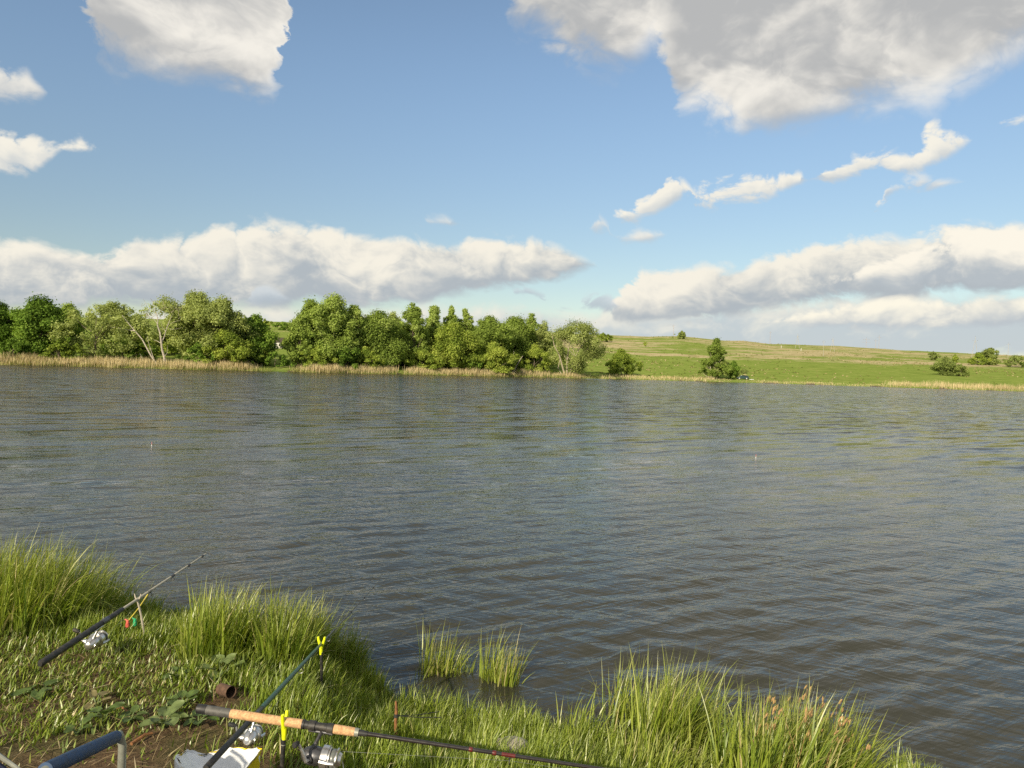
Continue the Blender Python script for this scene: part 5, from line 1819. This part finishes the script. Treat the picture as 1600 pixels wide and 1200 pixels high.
def car():
    d = yd(1160, 7)
    c = P(1160, 598, d)
    c.z = landz(c.x, c.y)
    root = empty('parked_car', c, R(-6))
    tag(root, 'dark green hatchback car parked on the far meadow shore', 'car')
    S = 0.92
    prof = [(-2.0, 0.32), (-2.05, 0.62), (-1.95, 0.80), (-1.10, 0.95), (-0.95, 0.98), (-0.35, 1.42), (0.2, 1.50), (1.1, 1.47), (1.72, 1.30), (1.95, 0.98), (2.02, 0.75), (2.0, 0.34)]
    V, F = [], []
    n = len(prof)
    for y, ins in ((-0.80, 0.0), (-0.84, 0.5), (0.84, 0.5), (0.80, 0.0)):
        for x, z in prof:
            q = 1.0 if z < 1.0 else 0.86
            V.append(Vector((x * S, y * q * S, z * S)))
    for j in range(3):
        for i in range(n):
            F.append((j * n + i, j * n + (i + 1) % n, (j + 1) * n + (i + 1) % n, (j + 1) * n + i))
    F.append(tuple(range(n))[::-1])
    F.append(tuple(3 * n + i for i in range(n)))
    mb = MB()
    mb.add(V, F)
    mb.build('body', M_CARGREEN, root, angle=25)
    for s in (-1, 1):
        for pts in ([(-0.80, 1.00), (-0.30, 1.38), (0.30, 1.42), (0.30, 1.00)], [(0.38, 1.00), (0.38, 1.42), (1.02, 1.40), (1.18, 1.02)], [(1.26, 1.03), (1.12, 1.38), (1.52, 1.28), (1.72, 1.04)]):
            mb = MB()
            y = 0.745 * s
            q = [Vector((x * S, (y - 0.015 * s) * S if z > 1.1 else (y + 0.0 * s) * S, z * S)) for x, z in pts]
            q2 = [p + Vector((0, 0.012 * s, 0)) for p in q]
            mb.add(q + q2, [(4, 5, 6, 7), (3, 2, 1, 0), (0, 1, 5, 4), (1, 2, 6, 5), (2, 3, 7, 6), (3, 0, 4, 7)])
            mb.build('window', M_GLASS, root, False)
        for x in (-1.28, 1.28):
            cpt = Vector((x * S, 0.74 * s * S, 0.31))
            mb = MB()
            mb.tube([cpt - Vector((0, 0.10, 0)), cpt - Vector((0, 0.09, 0)), cpt + Vector((0, 0.09, 0)), cpt + Vector((0, 0.10, 0))], [0.25, 0.31, 0.31, 0.25], 20)
            w = mb.build('wheel', M_TYRE, root)
            mb = MB()
            mb.tube([cpt + Vector((0, 0.10 * s, 0)), cpt + Vector((0, 0.125 * s, 0)), cpt + Vector((0, 0.135 * s, 0))], [0.21, 0.20, 0.08], 16)
            mb.build('hubcap', M_HUB, w)
        mb = MB()
        mb.box((-1.97 * S, 0.56 * s, 0.68 * S), (0.14, 0.30, 0.14))
        mb.build('headlight', M_HUB, root, bevel=0.02)
        mb = MB()
        mb.box((1.97 * S, 0.60 * s, 0.85 * S), (0.12, 0.18, 0.24))
        mb.build('tail_light', M_RED, root, bevel=0.02)
    for x in (-2.02, 1.99):
        mb = MB()
        mb.box((x * S, 0, 0.44 * S), (0.14, 1.56 * S, 0.18))
        mb.build('bumper', M_TYRE, root, bevel=0.03)
    p = P(1174, 598, d - 1.0)
    p.z = landz(p.x, p.y)
    V, F = [], []
    for j in range(5):
        for i in range(9):
            V.append(Vector((-0.7 + i * 0.175, -0.4 + j * 0.2, 0.16 + 0.05 * math.sin(i * 1.3 + j * 2.1))))
    for j in range(4):
        for i in range(8):
            F.append((j * 9 + i, j * 9 + i + 1, (j + 1) * 9 + i + 1, (j + 1) * 9 + i))
    mb = MB()
    mb.add(V, F)
    o = mb.build('ground_sheet', M_WHITE, None, angle=180)
    o.location = p
    m = o.modifiers.new('solid', 'SOLIDIFY')
    m.thickness = 0.12
    tag(o, 'small pale sheet on the grass beside the dark car', 'sheet')


car()


def pole(label, px, depth, ytop, kind, mat, name='power_pole'):
    hy = horizon_y(px)
    d0 = ray(px, hy)
    c = Vector((d0.x * depth, depth, 0))
    c.z = landz(c.x, c.y)
    h = CAM_Z + (hy - ytop) / FOCAL * depth - c.z
    h = max(h, 3.0)
    root = empty(name, c)
    tag(root, label, 'power pole', 'poles and pylons across the hill')
    r0 = 0.10 * (depth / 450)
    mb = MB()
    if kind == 'A':
        for s in (-1, 1):
            mb.tube([(s * h * 0.15, 0, -0.3), (0.02 * s * h, 0, h * 0.82)], [r0, r0 * 0.8], 7)
        mb.tube([(0, 0, h * 0.78), (0, 0, h)], [r0, r0 * 0.7], 7)
        mb.build('legs', mat, root)
        z = h * 0.84
    else:
        mb.tube([(0, 0, -0.3), (0, 0, h * 0.5), (0, 0, h)], [r0, r0 * 0.85, r0 * 0.65], 8)
        mb.build('mast', mat, root)
        z = h * 0.9
    mb = MB()
    aw = h * (0.10 if kind != 'T' else 0.2)
    mb.box((0, 0, z), (aw * 2, r0 * 0.8, r0 * 0.8))
    if kind == 'T':
        mb.box((0, 0, z - h * 0.16), (aw * 2.6, r0 * 0.8, r0 * 0.8))
    arm = mb.build('crossarm', mat, root, False)
    for s in (-1, 0, 1):
        mb = MB()
        zz = h if s == 0 else z
        mb.tube([(s * aw * 0.9, 0, zz), (s * aw * 0.9, 0, zz + 0.12), (s * aw * 0.9, 0, zz + 0.35)], [r0 * 0.5, r0 * 0.9, r0 * 0.4], 7)
        mb.build('insulator', M_CERAMIC, root)


pole('thin mast on the skyline next to the round shrub', 1050, 640, 508, 'I', M_PYLON)
pole('thin mast on the skyline above the green slope', 1201, 640, 518, 'I', M_PYLON)
pole('splayed pole with dark top, first of the splayed ones on hill', 1244, 560, 522, 'A', M_CONC)
pole('bright pale pole standing lowest on the green slope', 1285, 440, 532, 'I', M_CONC)
pole('narrow splayed pole right of the bright pale pole', 1299, 520, 528, 'A', M_CONC)
pole('faint crossed pylon far behind the hill, first of three', 1351, 780, 528, 'T', M_PYLON)
pole('faint mast far behind the hill, middle of three', 1366, 790, 530, 'I', M_PYLON)
pole('faint mast far behind the hill, last of three', 1371, 800, 524, 'I', M_PYLON)
pole('tall splayed pylon rising behind the largest skyline bush', 1521, 470, 526, 'A', M_CONC)
pole('thin pale mast near the right edge on the skyline', 1573, 560, 536, 'I', M_CONC)
for px, dp, yt, lb in [(1219, 560, 539, 'white marker post just below the skyline'), (1250, 520, 542, 'small white marker post by first splayed pole')]:
    d0 = ray(px, horizon_y(px))
    c = Vector((d0.x * dp, dp, 0))
    c.z = landz(c.x, c.y)
    mb = MB()
    mb.tube([(0, 0, -0.1), (0, 0, 1.7), (0, 0, 1.9), (0, 0, 2.0)], [0.20, 0.18, 0.18, 0.06], 8)
    o = mb.build('marker_post', M_WALL)
    o.location = c
    tag(o, lb, 'post', 'marker posts on the hill')
